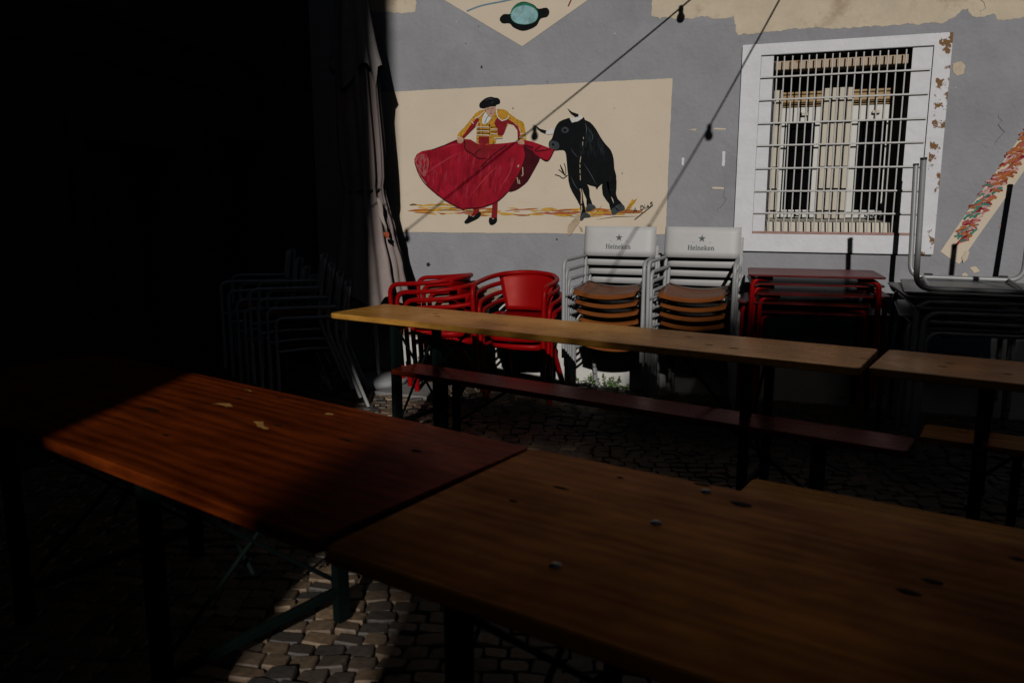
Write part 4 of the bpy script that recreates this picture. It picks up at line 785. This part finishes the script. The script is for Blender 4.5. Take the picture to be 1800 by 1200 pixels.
def slab_outline(L, W_, r=.022):
    c = []
    for (x, y) in ((-L/2, -W_/2), (L/2, -W_/2), (L/2, W_/2), (-L/2, W_/2)):
        sx, sy = math.copysign(1, x), math.copysign(1, y)
        a_ = [(x-sx*r+sx*r*math.cos(a), y-sy*r+sy*r*math.sin(a)) for a in [R(22.5*k) for k in range(5)]]
        c += a_[::-1] if sx*sy < 0 else a_
    return c
def beer_table(nm, label, cat, far_left, ang, L, W_, H_, wm_, th=.032, leg_in=.34, posts=.05, flip=1):
    """far_left: far-left corner of the top; ang: clockwise turn of the long side"""
    a = -R(ang); d = Vector((math.cos(a), math.sin(a))); nrm = Vector((math.sin(a), -math.cos(a)))
    c = Vector(far_left) + d*L/2 + nrm*W_/2
    t = thing(nm, label, cat, (c.x, c.y, 0), a)
    MB().prism(slab_outline(L, W_), H_-th, H_, .004).build('top', wm_, t)
    for e in (-1, 1):
        xx = e*(L/2-leg_in); y0 = W_/2-.06
        for s in (-1, 1):
            MB().box((xx, s*y0, (H_-th)/2), (.032, posts, H_-th-.002), bev=.005).build('leg', M_green, t)
        MB().box((xx, 0, H_-th-.020), (.034, 2*y0-posts-.002, .036), bev=.004).build('cross_rail', M_green, t)
        MB().box((xx, 0, .12), (.026, 2*y0-posts-.002, .030), bev=.004).build('cross_rail', M_green, t)
        if W_ > .35:
            MB().tube([(xx-.018*e, -y0+.02, .16), (xx-.018*e, y0-.02, H_-th-.06)], .008, 7).build('brace', M_green, t)
            MB().tube([(xx-.018*e, y0-.02, .16), (xx-.018*e, -y0+.02, H_-th-.06)], .008, 7).build('brace', M_green, t)
        MB().tube([(xx-.02*e, 0, .30 if W_ > .35 else .16), (xx-.42*e, 0, H_-th-.012)], .0085, 7).build('folding_stay', M_green, t)
    return t
def on_top(t, x, y): return t.matrix_basis.inverted() @ Vector((x, y, 0))
def knot(t, x, y, H_, rx, ry, nm='knot', m=M_knot, hgt=.0012, rot=0.0):
    p = on_top(t, x, y); mb = MB(); n = 14; M2 = Matrix.Rotation(rot, 3, 'Z')
    rr = random.Random(int(x*1000)); ring = [M2 @ Vector((rx*math.cos(2*math.pi*k/n)*rr.uniform(.8, 1.15), ry*math.sin(2*math.pi*k/n)*rr.uniform(.8, 1.15), 0)) for k in range(n)]
    mb.add([(p.x+q.x, p.y+q.y, H_+.0002) for q in ring] + [(p.x+q.x*.7, p.y+q.y*.7, H_+hgt) for q in ring] + [(p.x, p.y, H_+hgt*1.2)],
           [(k, (k+1) % n, n+(k+1) % n, n+k) for k in range(n)] + [(n+k, n+(k+1) % n, 2*n) for k in range(n)], True)
    return mb.build(nm, m, t)
H1 = .76
T1 = beer_table('beer_table', 'reddish pine table in the near row, partly sunlit on its left', 'table', (-2.995, -3.285), 16.3, 2.40, .775, H1, W_T1, .036, .76)
T2 = beer_table('beer_table', 'dull brown pine table in the near row at lower right', 'table', (-.688, -3.964), 13.9, 2.40, .785, H1, W_T2, .036, .30)
TA = beer_table('beer_table', 'long honey pine table before the stacked chairs', 'table', (-2.62, -1.310), 12.6, 3.055, .515, H1, W_A, .034, .48, .062)
TB = beer_table('beer_table', 'brown pine table at the right edge, butted to the long table', 'table', (.405, -1.965), 14.0, 2.2, .50, H1, W_B, .034, .42, .062)
for t in (T1, T2, TA, TB): t['group'] = 'pine beer tables'
def bench(label, far_left, ang, L, m, W_=.235, H_=.46):
    t = beer_table('beer_bench', label, 'bench', far_left, ang, L, W_, H_, m, .028, .36, .04); t['group'] = 'pine benches'; return t
bench('dark red varnished bench running behind the long honey table', (-2.20, -1.70), 14.2, 2.78, W_bn)
bench('brown bench behind the table at the right edge', (.56, -2.13), 12, 2.2, W_B)
bench('worn grey brown bench beyond the near brown table', (-.12, -3.13), 13.4, 2.3, W_B)
bench('short end of a bench at the lower left corner', (-3.6, -4.36), 17, 2.25, W_bn)
# wear on the two near tops
for x, y, rx, ry in ((-2.02, -4.0, .05, .010), (-1.84, -3.78, .025, .007), (-1.5, -4.02, .020, .007), (-1.75, -4.22, .018, .008), (-1.71, -3.72, .025, .006), (-1.22, -4.08, .03, .007), (-.98, -4.10, .022, .010)):
    knot(T1, x, y, H1, rx, ry)
for pts in ([(-1.86, -3.86), (-1.82, -3.85), (-1.78, -3.88), (-1.80, -3.89), (-1.84, -3.875), (-1.88, -3.885)], [(-1.60, -4.01), (-1.57, -4.00), (-1.53, -4.045), (-1.50, -4.06), (-1.505, -4.07), (-1.55, -4.055)], [(-1.44, -3.84), (-1.41, -3.845), (-1.405, -3.86), (-1.435, -3.86)], [(-1.92, -3.655), (-1.86, -3.675), (-1.865, -3.682)]):
    q = [on_top(T1, *p) for p in ragged(pts, .006, .002)]; mb = MB().add([(p.x, p.y, H1+.0009) for p in q], [tuple(range(len(q)))]); o = mb.build('worn_spot', M_scar, T1)
for x, y, rx, ry in ((-.10, -4.20, .028, .014), (.26, -4.47, .020, .011), (.215, -4.53, .024, .012), (-.20, -4.10, .025, .008), (.43, -4.31, .016, .008), (-.52, -4.24, .022, .006), (-.60, -4.36, .012, .006), (-.40, -4.12, .01, .006)):
    knot(T2, x, y, H1, rx, ry)
for x, y in ((-.185, -4.145), (-.265, -4.375), (-.41, -4.645)):
    knot(T2, x, y, H1, .013, .013, 'bolt', M_bolt, .004)
for x, y in ((-2.10, -1.62), (-2.04, -1.72), (-.40, -2.14), (-.28, -2.19), (-.52, -1.95), (.28, -2.25)): knot(TA, x, y, H1, .022, .006)
for x, y in ((.62, -2.23), (.58, -2.32), (.80, -2.4)): knot(TB, x, y, H1, .02, .006)

# ------------------------------------------------------------------ weeds against the wall
M_leaf = mat('weed_leaf', (.10, .20, .035), .5, var=.4, vscale=30, spec=.4)
def weed(label, loc, n, h, sp, seed, m=M_leaf):
    rr = random.Random(seed); t = thing('weed', label, 'plant', loc); st = MB(); lf = MB()
    for _ in range(n):
        x = rr.uniform(-sp, sp); y = rr.uniform(-.05, .03); hh = h*rr.uniform(.4, 1)*(1-abs(x)/sp*.5); tip = Vector((x+rr.uniform(-.06, .06), y+rr.uniform(-.06, .02), hh))
        b0 = Vector((x, y, 0)); st.tube([b0, (b0+tip)/2+Vector((rr.uniform(-.01, .01), 0, .01)), tip], .0022, 5)
        for k in range(9):
            p = b0.lerp(tip, rr.uniform(.3, 1)); a = rr.uniform(0, 6.28); e = rr.uniform(-.4, .7); L = rr.uniform(.014, .030); d = Vector((math.cos(a)*math.cos(e), math.sin(a)*math.cos(e), math.sin(e))); s_ = d.cross(Vector((rr.uniform(-.4, .4), rr.uniform(-.4, .4), 1))).normalized()*L*.42
            lf.add([p, p+d*L*.5+s_, p+d*L, p+d*L*.5-s_], [(0, 1, 2, 3)])
    st.build('stem', m, t); lf.build('foliage', m, t); return t
weed('small leafy green weed at the wall foot under the grey chairs', (-1.42, -.05, -.02), 26, .17, .20, 2)
weed('bright green weed tuft at the wall foot behind the red chairs', (-2.95, -.10, -.02), 12, .30, .05, 5, mat('bright_leaf', (.12, .32, .03), .5, var=.3, vscale=20))

# ------------------------------------------------------------------ string lights from the house front to the far side of the square
K_, T_ = math.tan(SUN_EL)/math.cos(SUN_AZ), math.tan(SUN_AZ)
def aloft(p, s): return Vector((p[0]+T_*s, -s, p[1]+K_*s))
M_cable = mat('black_cable', (.012, .012, .012), .6)
M_bulb = mat('smoked_bulb', (.02, .018, .015), .15)
def string_lights(label, pts, bulbs):
    a = pts[0]; t = thing('string_lights', label, 'lights', a); T0 = Vector(a)
    MB().tube([Vector(p)-T0 for p in smooth_poly([tuple(p) for p in pts], 8, False)], .0065, 7).build('cable', M_cable, t)
    for b in bulbs:
        q = Vector(b)-T0
        sk_ = MB().lathe([(.001, .012), (.016, .010), (.018, -.012), (.016, -.036), (.014, -.040)], 12, q).build('socket', M_blk, t)
        MB().lathe([(.015, -.038), (.024, -.050), (.029, -.067), (.027, -.083), (.017, -.096), (.001, -.101)], 12, q).build('bulb', M_bulb, sk_)
c1 = [(-0.078, 3.443), (-0.916, 2.785), (-2.003, 1.997), (-3.126, 1.195)]
c2 = [(0.062, 3.426), (-0.254, 2.785), (-0.685, 1.966), (-1.100, 1.243)]
L1 = [aloft(c1[0], .06), aloft(c1[1], .8), aloft(c1[2], 1.9), aloft(c1[3], 3.1)]; L1.append(L1[3]+(L1[3]-L1[2])*1.3)
L2 = [aloft(c2[0], .06), aloft(c2[1], .9), aloft(c2[2], 2.1), aloft(c2[3], 3.5)]; L2.append(L2[3]+(L2[3]-L2[2])*1.3)
string_lights('string of festoon bulbs on a black cable above the bullfight mural', L1, L1[1:4])
string_lights('string of festoon bulbs on a black cable above the window', L2, L2[2:4])
